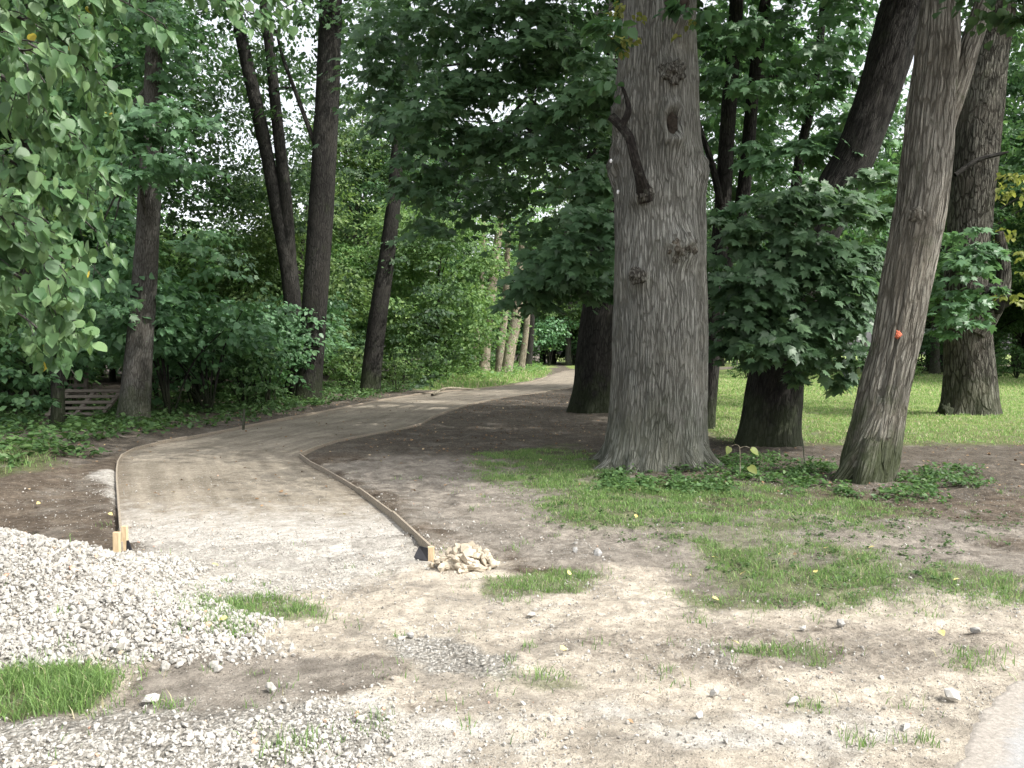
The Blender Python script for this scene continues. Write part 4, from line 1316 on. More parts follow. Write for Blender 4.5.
scatter_trees(34, lambda y: (-0.62 * y - 4, -0.24 * y - 1), (24, 60), [0, 1, 2, 3, 4, 5], 'leafy tree crowded in the dense wood beyond the outer path edging', 'trees of the wood beyond the outer path edging', 501)
scatter_trees(16, lambda y: (-0.24 * y, -0.05 * y), (46, 95), [0, 2, 3, 4], 'leafy tree lining the far grass verge past the dark ivy trunk', 'trees behind the far grass verge', 502)
scatter_trees(26, lambda y: (-8, 0.16 * y + 6), (96, 135), [0, 2, 3, 4], 'distant tree closing the view where the path ends', 'distant trees closing the view at the end of the path', 503, 2.2)
scatter_trees(34, lambda y: (0.16 * y + 1, 0.72 * y + 6), (34, 85), [0, 1, 2, 3, 5], 'leafy tree standing beyond the sunlit lawn', 'trees beyond the sunlit lawn', 504, 3.0)
scatter_trees(14, lambda y: (-0.75 * y, -0.47 * y), (21.5, 34), [0, 2, 4], 'low dark tree at the shaded wood edge behind the pallets', 'low trees behind the pallets', 505, 2.4)

rng = np.random.default_rng(515)
for k in range(26):
    y_ = rng.uniform(40, 66)
    place_tree(4, y_ * rng.uniform(-0.52, -0.22), y_, rng.uniform(0.75, 1.25), rng.uniform(0, 6.28), 'low bushy tree in the gap behind the forked thin trunks', 'low trees behind the forked trunks')
scatter_trees(34, lambda y: (0.12 * y, 0.8 * y), (86, 120), [0, 1, 2, 5], 'tall tree in the far row behind the sunlit lawn', 'far row of trees behind the sunlit lawn', 507, 2.6)
# understory shrubs
SHR = []
for i, (R, n, leaf, mat) in enumerate([(1.2, 1500, 0.13, L_WOOD), (1.0, 1200, 0.12, L_HERB), (1.4, 1900, 0.14, L_MAPLE), (0.8, 800, 0.11, L_BRIGHT)]):
    rng = np.random.default_rng(600 + i)
    cl = [((rng.normal(0, 0.45 * R), rng.normal(0, 0.45 * R), rng.uniform(0.35, 1.5) * R), (0.55 * R, 0.55 * R, 0.4 * R), n // 9) for k in range(9)]
    me = foliage('foliage', cl, T_HEX, leaf, mat, 610 + i, per=16)
    parts = [tube([(0, 0, -0.1), (c[0] * 0.4, c[1] * 0.4, c[2] * 0.6), c], [0.02, 0.014, 0.006], nseg=5, nring=8, seed=i) for c, _, _ in [(np.array(q[0]), 0, 0) for q in cl]]
    V, Tt, uv = join(parts)
    sm = raw_mesh('stem', V, Tt, True, uv=uv)
    sm.materials.append(M_DARK)
    SHR.append((me, sm))


def place_shrub(k, x, y, s, rz, label, group):
    r = thing('shrub', label, 'shrub', (x, y, 0), group)
    r.rotation_euler = (0, 0, rz)
    r.scale = (s, s, s)
    for nm, me in (('stem', SHR[k][1]), ('foliage', SHR[k][0])):
        o = bpy.data.objects.new(nm, me)
        C.objects.link(o)
        o.parent = r


def scatter_shrubs(n, poly_px, kinds, label, group, seed, smin=0.7, smax=1.3, dmin=0.8):
    rng = np.random.default_rng(seed)
    poly = np.array(G(poly_px))
    lo, hi = poly.min(0), poly.max(0)
    got = []
    for _ in range(n * 60):
        if len(got) >= n:
            break
        q = rng.uniform(lo, hi)
        if float(sdist(q[:1], q[1:], poly)[0]) < 0 or float(pathdist(q[:1], q[1:])[0]) > -0.8:
            continue
        if any(np.hypot(*(q - g)) < dmin for g in got):
            continue
        got.append(q)
        place_shrub(int(rng.choice(kinds)), q[0], q[1], rng.uniform(smin, smax), rng.uniform(0, 6.28), label, group)


scatter_shrubs(17, [(165, 420), (295, 404), (290, 390), (150, 400)], [0, 1, 2, 2], 'leafy shrub in the understory between the grey and dark trunks', 'shrubs of the understory along the outer path edging', 701, 0.9, 1.7, 1.1)
scatter_shrubs(10, [(-150, 430), (40, 425), (120, 404), (60, 396), (-200, 404)], [0, 1, 2], 'dark shrub around the leaning pallets', 'shrubs around the pallets', 702, 0.8, 1.4, 1.2)
scatter_shrubs(9, [(330, 396), (420, 391), (440, 380), (330, 380)], [0, 1, 3], 'shrub of the wood edge behind the ivy clad trunk', 'shrubs behind the ivy clad trunk', 706, 0.8, 1.5, 1.5)
scatter_shrubs(30, [(440, 366.5), (740, 366.5), (700, 363), (470, 363)], [0, 1, 2], 'far shrub closing the view at the end of the path', 'far shrubs at the end of the path', 707, 1.2, 2.4, 2.0)
scatter_shrubs(12, [(425, 390), (470, 376), (500, 372), (470, 368), (430, 370)], [3, 1], 'bright weedy shrub on the far grass verge', 'weedy shrubs on the far grass verge', 703, 0.7, 1.3, 1.4)
scatter_shrubs(12, [(700, 382), (1060, 382), (1060, 374), (700, 374)], [0, 1, 3], 'bush at the back edge of the sunlit lawn', 'bushes at the back edge of the lawn', 704, 0.8, 1.6, 2.0)

# ------------------------------------------------------------------ stones
import bmesh
bm = bmesh.new()
bmesh.ops.create_icosphere(bm, subdivisions=1, radius=1)
IV = np.array([v.co[:] for v in bm.verts])
IF = np.array([[v.index for v in f.verts] for f in bm.faces])
bm.free()
# angular variants: squash along random planes
STV = []
for k in range(10):
    rng = np.random.default_rng(800 + k)
    V = IV.copy()
    V *= (1 + 0.3 * rng.uniform(-1, 1, (len(V), 1)))
    for j in range(5):
        d = norm(rng.normal(0, 1, 3))
        dd = V @ d
        lim = rng.uniform(0.35, 0.75)
        V -= np.clip(dd - lim, 0, None)[:, None] * d
    V *= rng.uniform(0.7, 1.3, 3)
    STV.append(V)


def stones(name, x, y, size, mat, seed, sink=0.2, rnd=None, kind='stuff', dz=0.0):
    rng = np.random.default_rng(seed)
    n = len(x)
    pz_ = PZ(x, y)
    Vall, Fall, Rall, o = [], [], [], 0
    pick = rng.integers(0, len(STV), n)
    rv_ = rng.beta(2.2, 1.6, n) * 0.93 if rnd is None else rnd
    odd = rng.random(n) < 0.02
    rv_ = np.where(odd, rng.uniform(0.95, 1.0, n), rv_)
    for k in range(len(STV)):
        i = np.where(pick == k)[0]
        if len(i) == 0:
            continue
        m = len(i)
        q = norm(rng.normal(0, 1, (m, 4)))
        w, a, b, c = q.T
        Rm = np.stack([1 - 2 * (b * b + c * c), 2 * (a * b - c * w), 2 * (a * c + b * w), 2 * (a * b + c * w), 1 - 2 * (a * a + c * c), 2 * (b * c - a * w), 2 * (a * c - b * w), 2 * (b * c + a * w), 1 - 2 * (a * a + b * b)], -1).reshape(m, 3, 3)
        V = np.einsum('mij,vj->mvi', Rm, STV[k]) * (size[i, None, None] * 0.5)
        V += np.stack([x[i], y[i], pz_[i] + size[i] * (0.5 - sink) * 0.8 + dz], 1)[:, None, :]
        Vall.append(V.reshape(-1, 3))
        Fall.append((IF[None] + (np.arange(m) * len(IV))[:, None, None]).reshape(-1, 3) + o)
        Rall.append(np.repeat(rv_[i], len(IV)))
        o += m * len(IV)
    me = raw_mesh(name, np.vstack(Vall), np.vstack(Fall), False, rnd=np.hstack(Rall))
    ob = link(name, me, mat)
    if kind:
        tag(ob, kind=kind)
    return ob


rng = np.random.default_rng(900)
# heap
N = 190000
x = rng.uniform(-5.6, -0.3, N)
y = rng.uniform(3.4, 7.0, N)
hh = heap_h(x, y)
keep = rng.random(N) < sstep(0.0, 0.05, hh) * 0.62 + 0.0
x, y = x[keep], y[keep]
sz = np.clip(rng.lognormal(math.log(0.0165), 0.5, len(x)), 0.007, 0.052)
tag(stones('gravel_heap', x, y, sz, G_STONE, 901, 0.15), 'heap of white crushed limestone gravel at the start of the path', 'gravel heap', kind='stuff')
# loose gravel
N = 420000
x = rng.uniform(-5.5, 5.5, N)
y = rng.uniform(2.6, 11.0, N)
pd_ = pathdist(x, y)
gv, sd, gs, ck, lt, ls = zones(x, y)
hh = heap_h(x, y)
clus = sstep(-0.2, 0.35, fbm(x * 1.6, y * 1.6, 0, 903, 4))
dens = np.where(hh > 0.02, 0, 0.45 * gv * (0.12 + clus) + 0.5 * ck * (0.25 + clus) + 0.16 * sd * (0.15 + clus) + 0.02)
dens = np.where(pd_ > 0, 0.4 * sstep(9.0, 6.9, y) ** 2 * (0.25 + clus) + 0.012, dens)
dens = np.where(roaddist(x, y) > 0, 0.003, dens)
keep = rng.random(N) < dens
x, y = x[keep], y[keep]
sz = np.clip(rng.lognormal(math.log(0.0145), 0.45, len(x)), 0.006, 0.045)
gvk = gv[keep]
rnn = np.clip(np.where(rng.random(len(x)) < 0.25 + 0.6 * gvk, rng.beta(2.2, 1.6, len(x)), rng.beta(1.6, 3.0, len(x))) * 0.93, 0, 0.93)
sz = sz * np.where(rnn < 0.35, 0.8, 1.0) * np.where(gvk < 0.3, 0.68, 1.0)
tag(stones('gravel', x, y, sz, G_STONE, 904, 0.25, rnn), 'loose white crushed stone strewn over the sandy ground', 'gravel', kind='stuff')

# single larger stones
for i, (a, b, s, lab) in enumerate([
    (152, 709, 0.075, 'white angular stone beside the grass tuft and dark earth'), (217, 676, 0.06, 'pale block on the dark earth strip at the heap foot'), (164, 676, 0.065, 'white lump at the edge of the lower heap lobe'),
    (180, 675, 0.05, 'small chalky stone close to the lower heap lobe'), (96, 572, 0.10, 'big tilted slab lying high on the gravel heap'), (840, 631, 0.06, 'dark grey stone alone on bare ground below the grass strip'),
    (803, 634, 0.045, 'white pebble below the long grass strip'), (714, 700, 0.07, 'flat white chip among dark grit near the sand'), (793, 705, 0.06, 'pale stone beside a grass sprig on the sand'),
    (952, 704, 0.075, 'broken pinkish stone by the road edge'), (905, 729, 0.05, 'white chip nearest the road edge'), (700, 722, 0.05, 'rounded white stone on pale sand'),
    (598, 556, 0.08, 'chalk lump on the grey earth past the sandy boulder'), (532, 618, 0.05, 'white stone just below the small grass island'), (270, 700, 0.06, 'cracked white stone where dark earth meets gravel'),
    (410, 640, 0.05, 'bluish grey pebble in the middle gravel streak'), (975, 643, 0.06, 'grey stone pressed against a weed tuft'), (575, 553, 0.05, 'small rough stone on bare grey earth')]):
    p = gp(a, b)
    o = stones('stone', np.array([p[0]]), np.array([p[1]]), np.array([s]), GREY_STONE if 'grey' in lab else G_STONE, 950 + i, 0.1, np.array([0.3 if 'grey' in lab else 0.8]), None)
    tag(o, lab, 'stone', 'larger loose stones on the ground')

# lump of sandy rubble: a mound with angular chunks bedded in it
p = gp(464, 568)
rng = np.random.default_rng(77)
V, Fc = blob((p[0], p[1] + 0.04, 0.02), (0.19, 0.15, 0.11), 41, 0.35, 2.6, 5)
Va, Fa, o_ = [V], [Fc], len(V)
for k in range(90):
    a_ = rng.uniform(0, 2 * np.pi)
    r_ = 0.24 * math.sqrt(rng.random())
    s_ = rng.uniform(0.012, 0.05) * (1.3 - 2.2 * r_)
    zc = 0.13 * max(0.0, 1 - (r_ / 0.23) ** 2) + 0.01
    q = norm(rng.normal(0, 1, 3))
    Rk = np.array(Vector((0, 0, 1)).rotation_difference(Vector(q)).to_matrix())
    v = (STV[k % 10] @ Rk.T) * s_ + np.array([p[0] + r_ * math.cos(a_) * 1.1, p[1] + 0.04 + r_ * math.sin(a_) * 0.8, zc])
    Va.append(v)
    Fa.append(IF + o_)
    o_ += len(v)
tag(link('boulder', raw_mesh('boulder', np.vstack(Va), np.vstack(Fa), False), M_TAN), 'lump of sandy tan rubble beside the board end', 'boulder')

# ------------------------------------------------------------------ timber edging
def box(c0, c1, thick, z0, z1, jit=0.0):
    c0, c1 = np.array(c0, float), np.array(c1, float)
    d = norm(c1 - c0)
    nn = np.array([-d[1], d[0]]) * thick / 2
    q = [c0 - nn, c0 + nn, c1 + nn, c1 - nn]
    V = [(*a, z0) for a in q] + [(*a, z1) for a in q]
    Fq = [(0, 3, 2, 1), (4, 5, 6, 7), (0, 1, 5, 4), (1, 2, 6, 5), (2, 3, 7, 6), (3, 0, 4, 7)]
    return np.array(V, float), np.array(Fq)


def bevel_obj(o, w=0.004):
    m = o.modifiers.new('soft', 'BEVEL')
    m.width = w
    m.segments = 2


def edging(curve, i0, i1, label, side, seed):
    t = thing('timber_edging', label, 'path edging', (*curve[i0], 0))
    rng = np.random.default_rng(seed)
    s = np.r_[0, np.cumsum(np.linalg.norm(np.diff(curve[:, :2], axis=0), axis=1))]
    a = s[i0]
    end = s[i1]
    k = 0
    while a < end - 0.05 and k < 95:
        seg = 2.2 if 1 else 1
        b = min(a + (0.9 if a - s[i0] > 3 and a - s[i0] < 9 else 1.6), end)
        p0 = np.array([np.interp(a, s, curve[:, 0]), np.interp(a, s, curve[:, 1])])
        p1 = np.array([np.interp(b - 0.006, s, curve[:, 0]), np.interp(b - 0.006, s, curve[:, 1])])
        top = 0.052 + rng.uniform(-0.008, 0.008) + 0.03 * max(0.0, 1 - (a - s[i0]) / 2.5)
        V, Fq = box(p0, p1, 0.022, -0.08, top)
        o = link('board', raw_mesh('board', V, Fq, False, n=4), M_BOARD, t)
        bevel_obj(o)
        a = b
        k += 1
    return t


eL = edging(LC, 0, 95, 'raw timber board edging on the outer side of the curving path', -1, 31)
eR = edging(RC, 0, 92, 'raw timber board edging on the tree side of the path', 1, 32)


def stake(parent, px, py, h, w, dx=0, dy=0, z0=-0.15, film=False, tilt=0):
    p = gp(px, py)
    V, Fq = box((p[0] - w / 2, p[1]), (p[0] + w / 2, p[1]), w * 0.7, z0, h)
    V[4:, 0] += tilt
    o = link('stake', raw_mesh('stake', V, Fq, False, n=4), M_STAKE, parent)
    bevel_obj(o, 0.003)


stake(eL, 117, 556, 0.19, 0.05, z0=-0.3)
stake(eL, 125, 552, 0.21, 0.045, z0=-0.3)
stake(eR, 431, 560, 0.105, 0.05, z0=-0.1)
# left board end: torn black film; right one: stake's shade made a dark sheet
for par, pts in ((eL, [(126, 540), (134, 560), (130, 566), (124, 556)]), (eR, [(423, 541), (428, 558), (419, 560), (416, 551)])):
    pass
def flap(par, p, vs):
    V = np.array([p + np.array(v) for v in vs], float)
    n = len(V)
    V = np.vstack([V, V + np.array([0.0, 0.012, 0])])
    Fq = [list(range(n))]
    T = [(0, i, i + 1) for i in range(1, n - 1)] + [(n, n + i + 1, n + i) for i in range(1, n - 1)]
    for i in range(n):
        j = (i + 1) % n
        T += [(i, n + i, j), (j, n + i, n + j)]
    link('membrane_and_shade', raw_mesh('membrane_and_shade', V, np.array(T), False), M_FILM_SHADE, par)


pL = gp(126, 560)
flap(eL, pL, [(0, 0, -0.02), (0.085, -0.01, -0.02), (0.05, 0, 0.06), (0.02, 0, 0.15), (0.005, 0, 0.15)])
pR = gp(428, 561)
flap(eR, pR, [(0, 0, 0.0), (0, 0, 0.1), (-0.07, 0.02, 0.11), (-0.11, 0.0, 0.03), (-0.08, 0, -0.01)])  # dark sheet left of the stake in place of its shade

# marker stick on the outer verge
p = gp(243, 430)
o = link('stick', tube_mesh('stick', [(p[0], p[1], -0.1), (p[0] + 0.02, p[1], 0.2), (p[0] + 0.03, p[1], 0.42)], [0.028, 0.025, 0.022], nseg=8, nring=12, seed=3), M_GREY)
tag(o, 'short upright stick beside the outer path edging', 'stick')
p = gp(806, 470)
o = link('stick', tube_mesh('stick', [(p[0], p[1], -0.05), (p[0] - 0.03, p[1], 0.2), (p[0] - 0.05, p[1], 0.42)], [0.012, 0.01, 0.006], nseg=6, nring=12, seed=5, bump=0.2), M_GREY)
tag(o, 'dry stalk standing between the dark and pale leaning trunks', 'stick')
o = link('fallen_branch', tube_mesh('fallen_branch', [gp(432, 397) + [0, 0, 0.08], gp(446, 393) + [0, 0, 0.18], gp(462, 391.5) + [0, 0, 0.12], gp(480, 391) + [0, 0, 0.05]], [0.05, 0.05, 0.04, 0.02], nseg=8, nring=20, seed=8, bump=0.15), M_PALE)
tag(o, 'bare fallen branch lying on the verge at the far bend', 'branch')
p = gp(574, 371)
V, Fq = box((p[0] - 0.32, p[1]), (p[0] + 0.32, p[1]), 0.5, -0.1, 1.35)
P_ = tube_mesh('stump', [(p[0] + 0.8, 74, -0.1), (p[0] + 0.8, 74, 0.8), (p[0] + 0.75, 74, 1.5), (p[0] + 0.72, 74, 1.6)], [0.36, 0.3, 0.27, 0.2], nseg=16, nring=20, seed=10, bump=0.12)
tag(link('stump', P_, M_POST), 'ochre sunlit stump at the end of the visible path', 'stump')

# ------------------------------------------------------------------ pallets
def pallet(label, org, ux, uz, w, h, nsl, angle_seed, post=False):
    """slatted wooden frame in the plane of ux (width) and uz (height)"""
    t = thing('pallet', label, 'pallet', org)
    org = np.array(org, float)
    ux, uz = norm(np.array(ux, float)), norm(np.array(uz, float))
    uy = np.cross(uz, ux)

    def bar(a, b, wd, th, off):
        a2, b2 = org + ux * a[0] + uz * a[1] + uy * off, org + ux * b[0] + uz * b[1] + uy * off
        d = norm(b2 - a2)
        s = np.cross(uy, d) * wd / 2
        tt_ = uy * th / 2
        q = [a2 - s - tt_, a2 + s - tt_, a2 + s + tt_, a2 - s + tt_]
        q2 = [b2 - s - tt_, b2 + s - tt_, b2 + s + tt_, b2 - s + tt_]
        return np.array(q + q2), np.array([(0, 1, 2, 3), (7, 6, 5, 4), (0, 4, 5, 1), (1, 5, 6, 2), (2, 6, 7, 3), (3, 7, 4, 0)])
    for i in range(nsl):
        zz = h * (i + 0.5) / nsl
        V, Fq = bar((0, zz), (w, zz), 0.09, 0.022, -0.05)
        link('slat', raw_mesh('slat', V, Fq, False, n=4), M_PALLET, t)
    for a in (0.05, w / 2, w - 0.05):
        V, Fq = bar((a, 0), (a, h), 0.09, 0.07, 0.0)
        link('bearer', raw_mesh('bearer', V, Fq, False, n=4), M_PALLET, t)
    return t


pallet('grey slatted pallet leaning low on the undergrowth behind the short black trunk', gp(43, 421) + [0, 0, 0.05], (1, 0.12, 0), (0.18, 0.62, 0.55), 1.3, 1.0, 5, 1)
pallet('second slatted pallet set upright behind the leaning one', pp(64, 398, 21.3), (1, -0.1, 0.03), (0, 0.12, 1), 0.62, 0.8, 4, 2)

# ------------------------------------------------------------------ grass
def blades(x, y, hgt, wid, seed, lean=1.0):
    rng = np.random.default_rng(seed)
    n = len(x)
    z = H(x, y)
    a = rng.uniform(0, 2 * np.pi, n)
    fx, fy = np.cos(a), np.sin(a)
    l = rng.uniform(0.1, 1.0, n) * lean
    b = rng.uniform(0, 2 * np.pi, n)
    lx, ly = np.cos(b) * l, np.sin(b) * l
    V = np.empty((n, 5, 3))
    w = wid * 0.5
    for k, (t, ww) in enumerate(((0, 1), (0, -1), (0.55, 0.8), (0.55, -0.8), (1.0, 0))):
        V[:, k, 0] = x + fx * w * ww + lx * hgt * t * t
        V[:, k, 1] = y + fy * w * ww + ly * hgt * t * t
        V[:, k, 2] = z - 0.01 + hgt * t * (1 - 0.3 * l * t)
    T = np.array([(0, 1, 3), (0, 3, 2), (2, 3, 4)])
    Fc = (T[None] + (np.arange(n) * 5)[:, None, None]).reshape(-1, 3)
    rn = np.repeat(np.clip(rng.normal(0.45, 0.2, n) + (rng.random(n) < 0.06) * 0.5, 0, 1), 5)
    return V.reshape(-1, 3), Fc, rn


def grass_patch(N, xr, yr, seed, hscale, wid, dens=1.0, lift=0.0):
    rng = np.random.default_rng(seed)
    x = rng.uniform(*xr, N)
    y = rng.uniform(*yr, N)
    g = zones(x, y)[2]
    tuft = 0.12 + 1.1 * sstep(-0.2, 0.3, fbm(x * 4.5, y * 4.5, 0, seed + 1, 4))
    keep = (rng.random(N) < dens * g ** 1.7 * tuft) & (pathdist(x, y) < -0.02) & (roaddist(x, y) < 0)
    x, y, g = x[keep], y[keep], g[keep]
    h = hscale * rng.uniform(0.45, 1.2, len(x)) * (0.45 + 0.55 * g) 
    V, Fc, rn = blades(x, y, h, wid * rng.uniform(0.7, 1.3, len(x)), seed + 2)
    return V, Fc, np.clip(rn + lift, 0, 1)


gp_parts = [grass_patch(26000, (-3.6, -1.2), (3.3, 4.4), 1001, 0.11, 0.0045, 1.3),
            grass_patch(150000, (-3, 6.5), (4.0, 7.5), 1002, 0.07, 0.005, 1.8),
            grass_patch(170000, (-1.5, 7.0), (7.5, 13.5), 1003, 0.07, 0.007, 1.8),
            grass_patch(170000, (2.5, 20), (13.2, 30), 1004, 0.08, 0.016, 0.9, 0.3),
            grass_patch(90000, (5, 45), (30, 60), 1005, 0.12, 0.035, 0.9, 0.3),
            grass_patch(20000, (-14, -6.0), (9, 16), 1006, 0.13, 0.010, 0.8),
            grass_patch(40000, (-7, 3), (34, 95), 1007, 0.25, 0.05, 0.9, 0.3)]
rng = np.random.default_rng(1020)
tx, ty = [], []
for a_, b_, n_, r_ in [(205, 632, 170, 0.11), (225, 606, 260, 0.12), (262, 602, 130, 0.09), (300, 612, 110, 0.08), (318, 618, 60, 0.06), (240, 640, 90, 0.09), (215, 645, 60, 0.07), (285, 603, 60, 0.07), (30, 690, 260, 0.16), (85, 690, 300, 0.16), (60, 705, 240, 0.16), (170, 714, 60, 0.04), (375, 735, 50, 0.05), (300, 757, 90, 0.08), (510, 600, 60, 0.08), (540, 684, 60, 0.07), (860, 742, 60, 0.05), (812, 708, 50, 0.05), (760, 655, 90, 0.10), (808, 654, 80, 0.09), (975, 662, 110, 0.08), (920, 742, 40, 0.04)]:
    q = gp(a_, b_)
    tx += list(q[0] + rng.normal(0, r_, n_))
    ty += list(q[1] + rng.normal(0, r_ * 0.8, n_))
tx, ty = np.array(tx), np.array(ty)
gp_parts.append(blades(tx, ty, rng.uniform(0.025, 0.09, len(tx)), np.full(len(tx), 0.0048), 1021, 0.9))
# sparse sprigs everywhere on open ground
rng = np.random.default_rng(1010)
sx, sy = [], []
for k in range(260):
    c = (rng.uniform(-4, 6), rng.uniform(3.2, 11))
    if pathdist(np.array([c[0]]), np.array([c[1]]))[0] > -0.1:
        continue
    m = rng.integers(4, 26)
    r = rng.uniform(0.02, 0.08)
    sx += list(c[0] + rng.normal(0, r, m))
    sy += list(c[1] + rng.normal(0, r, m))
sx, sy = np.array(sx), np.array(sy)
gp_parts.append(blades(sx, sy, rng.uniform(0.025, 0.075, len(sx)), np.full(len(sx), 0.005), 1011, 0.8))
Vs, Fs, Rs, o_ = [], [], [], 0
for V, Fc, rn in gp_parts:
    Vs.append(V)
    Fs.append(Fc + o_)
    Rs.append(rn)
    o_ += len(V)
tag(link('grass', raw_mesh('grass', np.vstack(Vs), np.vstack(Fs), True, rnd=np.hstack(Rs)), M_GRASS), 'short green grass in patches and on the lawn', 'grass', kind='stuff')

# herbs round the trunk feet and along the wood edge
def herbs(name, N, poly_px, size, seed, hmax, mat, label, dens=0.8, amp=0.7):
    rng = np.random.default_rng(seed)
    poly = np.array(G(poly_px))
    lo, hi = poly.min(0) - 0.5, poly.max(0) + 0.5
    x = rng.uniform(lo[0], hi[0], N)
    y = rng.uniform(lo[1], hi[1], N)
    s = sdist(x, y, poly) + amp * fbm(x * 1.2, y * 1.2, 0, seed, 3)
    keep = (s > 0) & (rng.random(N) < dens * sstep(-0.3, 0.25, fbm(x * 1.8, y * 1.8, 0, seed + 4, 3))) & (pathdist(x, y) < -0.25)
    x, y = x[keep], y[keep]
    k = 7
    n = len(x)
    X_, Y_ = np.repeat(x, k), np.repeat(y, k)
    hh_ = np.repeat(hmax * rng.uniform(0.25, 1, n), k) * rng.uniform(0.3, 1, n * k)
    a = rng.uniform(0, 2 * np.pi, n * k)
    off = rng.uniform(0.2, 0.9, n * k) * size
    pos = np.stack([X_ + np.cos(a) * off, Y_ + np.sin(a) * off, H(X_, Y_) + hh_], 1)
    d = np.stack([np.cos(a), np.sin(a), rng.normal(-0.1, 0.3, n * k)], 1)
    nr = np.array([0, 0, 1.0]) + rng.normal(0, 0.35, (n * k, 3))
    V, Tt, rr = leaves_arrays(T_HEX, pos, d, nr, size * rng.uniform(0.6, 1.3, n * k), np.clip(rng.normal(0.5, 0.22, n * k), 0, 0.97))
    return tag(link(name, raw_mesh(name, V, Tt, True, rnd=rr), mat), label, 'ground cover', kind='stuff')


herbs('ground_cover', 5200, [(590, 480), (690, 464), (770, 458), (846, 474), (858, 502), (884, 502), (890, 474), (960, 470), (1010, 490), (930, 508), (800, 503), (700, 498), (600, 496)], 0.055, 1101, 0.13, L_HERB, 'low nettle like herbs round the feet of the oak and the pale leaning trunk', 0.7, 0.35)
herbs('ground_cover', 15000, [(-200, 490), (20, 482), (90, 458), (150, 441), (300, 413), (400, 394), (440, 384), (300, 386), (100, 400), (-200, 410)], 0.11, 1102, 0.27, L_HERB, 'mixed undergrowth leaves along the shaded wood edge', 0.9, 0.8)
herbs('ground_cover', 2600, [(425, 392), (470, 386), (545, 372), (540, 364), (430, 366)], 0.2, 1103, 0.7, L_BRIGHT, 'bright weeds on the sunlit verge at the far bend', 0.8, 1.0)

herbs('ground_cover', 5200, [(480, 455), (640, 478), (900, 500), (1040, 520), (1050, 610), (800, 618), (670, 560), (560, 530), (490, 482)], 0.026, 1104, 0.045, L_HERB, 'small clover and weeds growing through the worn turf', 0.55, 0.5)
# ------------------------------------------------------------------ fallen leaves
def leaf_scatter(x, y, size, seed):
    rng = np.random.default_rng(seed)
    n = len(x)
    a = rng.uniform(0, 2 * np.pi, n)
    pos = np.stack([x, y, PZ(x, y) + 0.012], 1)
    d = np.stack([np.cos(a), np.sin(a), rng.normal(0, 0.25, n)], 1)
    nr = np.array([0, 0, 1.0]) + rng.normal(0, 0.35, (n, 3))
    return leaves_arrays(T_HEX, pos, d, nr, size, np.clip(rng.beta(1.8, 2.2, n), 0, 1))


rng = np.random.default_rng(1200)
N = 60000
x = rng.uniform(-12, 14, N)
y = np.where(rng.random(N) < 0.15, rng.uniform(3.0, 8.0, N), rng.uniform(6.5, 32, N))
gv, sd, gs, ck, lt, ls = zones(x, y)
pd_ = pathdist(x, y)
keep = rng.random(N) < np.where(pd_ > 0, 0.05, 0.22 * lt + 0.05) * np.maximum(sstep(6.5, 10, y), 0.35) * (0.35 + 0.8 * sstep(-0.2, 0.3, fbm(x * 0.9, y * 0.9, 0, 1201, 3)))
x, y = x[keep], y[keep]
V, Tt, rr = leaf_scatter(x, y, rng.uniform(0.02, 0.06, len(x)) * np.where(y < 9, 0.6, 1.0), 1202)
tag(link('leaf_litter', raw_mesh('leaf_litter', V, Tt, True, rnd=rr), M_LITTER), 'brown leaf litter under the trees', 'leaf litter', kind='stuff')
ylf = [(109, 521), (212, 574), (718, 563), (781, 562), (816, 580), (712, 602), (740, 582), (940, 645), (731, 652), (690, 580), (568, 581), (636, 524), (826, 558), (120, 535), (344, 519), (40, 512), (960, 592), (228, 640), (868, 558), (560, 660)]
for i, (a, b) in enumerate(ylf):
    p = gp(a, b)
    V, Tt, rr = leaf_scatter(np.array([p[0]]), np.array([p[1]]), np.array([0.052]), 1300 + i)
    o = link('fallen_leaf', raw_mesh('fallen_leaf', V + [0, 0, 0.03], Tt, True, rnd=rr), M_YLEAF)
    tag(o, 'single yellow fallen leaf lying on the open ground', 'leaf', 'yellow leaves fallen on the open ground')

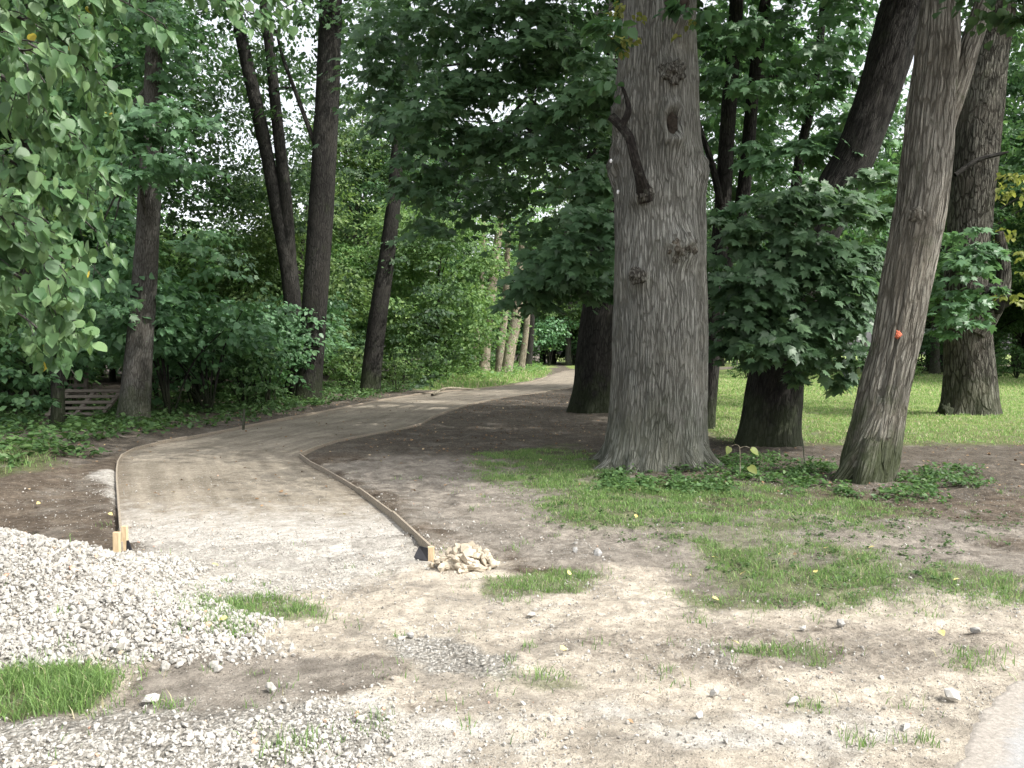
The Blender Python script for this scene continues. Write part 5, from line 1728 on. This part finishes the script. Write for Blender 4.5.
# sapling with yellowing leaves
p = gp(740, 482)
sp = thing('sapling', 'spindly sapling with three big yellowing leaves between the oak and dark maple', 'sapling', p)
link('stem', tube_mesh('stem', [p + [0, 0, -0.05], p + [0, 0, 0.2], p + [-0.01, 0, 0.42], p + [-0.05, 0, 0.46], p + [-0.13, 0, 0.44]], [0.008, 0.007, 0.006, 0.004, 0.003], nseg=6, nring=24, seed=2), M_PALE, sp)
link('stem', tube_mesh('stem', [p + [-0.01, 0, 0.42], p + [0.06, -0.01, 0.44], p + [0.12, -0.02, 0.42]], [0.005, 0.004, 0.003], nseg=6, nring=12, seed=2), M_PALE, sp)
for i, (dx, dz, dd, s) in enumerate(((-0.14, 0.44, (-0.35, -0.5, -0.7), 0.11), (0.12, 0.42, (0.7, -0.3, -0.55), 0.13), (0.1, 0.2, (0.5, -0.6, -0.5), 0.14))):
    V, Tt, rr = leaves_arrays(T_LINDEN, np.array([p + [dx, -0.02, dz]]), np.array([dd]), np.array([(0.5 - 0.4 * i, -0.7, 0.8)]), np.array([s]), np.array([0.1 + 0.12 * i]))
    link('leaf', raw_mesh('leaf', V, Tt, True, rnd=rr), L_YELLOW, sp)

# ------------------------------------------------------------------ light, sky, camera
SUN_EL = math.radians(50)
sun_to = np.array([0.85, -0.53])
sun_to = sun_to / np.linalg.norm(sun_to)
az = math.atan2(sun_to[0], sun_to[1])          # from +Y towards +X
w = bpy.data.worlds.new('World')
scene.world = w
w.use_nodes = True
nt = w.node_tree
bg = nt.nodes['Background']
sky = nt.nodes.new('ShaderNodeTexSky')
sky.sky_type = 'NISHITA'
sky.sun_disc = False
sky.sun_elevation = SUN_EL
sky.sun_rotation = az
sky.dust_density = 4.0
sky.air_density = 1.0
sky.ozone_density = 1.0
hs = nt.nodes.new('ShaderNodeHueSaturation')
hs.inputs['Saturation'].default_value = 0.22
hs.inputs['Value'].default_value = 2.6
nt.links.new(sky.outputs[0], hs.inputs['Color'])
nt.links.new(hs.outputs[0], bg.inputs[0])
bg.inputs[1].default_value = 0.15

sl = bpy.data.lights.new('sun', 'SUN')
sl.energy = 5.0
sl.angle = math.radians(0.6)
sl.color = (1.0, 0.965, 0.90)
so = bpy.data.objects.new('sun', sl)
C.objects.link(so)
dvec = Vector((-sun_to[0] * math.cos(SUN_EL), -sun_to[1] * math.cos(SUN_EL), -math.sin(SUN_EL)))
so.rotation_euler = dvec.to_track_quat('-Z', 'Y').to_euler()

cd = bpy.data.cameras.new('camera')
cd.sensor_width = 36
cd.lens = 36 * F / 1024
cd.clip_end = 2000
cd.clip_start = 0.05
co = bpy.data.objects.new('camera', cd)
C.objects.link(co)
co.location = (0, 0, CAMZ)
co.rotation_euler = (math.pi / 2 - TH, 0, 0)
scene.camera = co

scene.view_settings.view_transform = 'Standard'
scene.view_settings.look = 'None'
scene.view_settings.exposure = 0
scene.render.resolution_x = 1024
scene.render.resolution_y = 768
cy = scene.cycles
cy.use_denoising = True
cy.max_bounces = 6
cy.diffuse_bounces = 4
cy.glossy_bounces = 2
cy.transmission_bounces = 4
cy.transparent_max_bounces = 4
cy.sample_clamp_indirect = 6
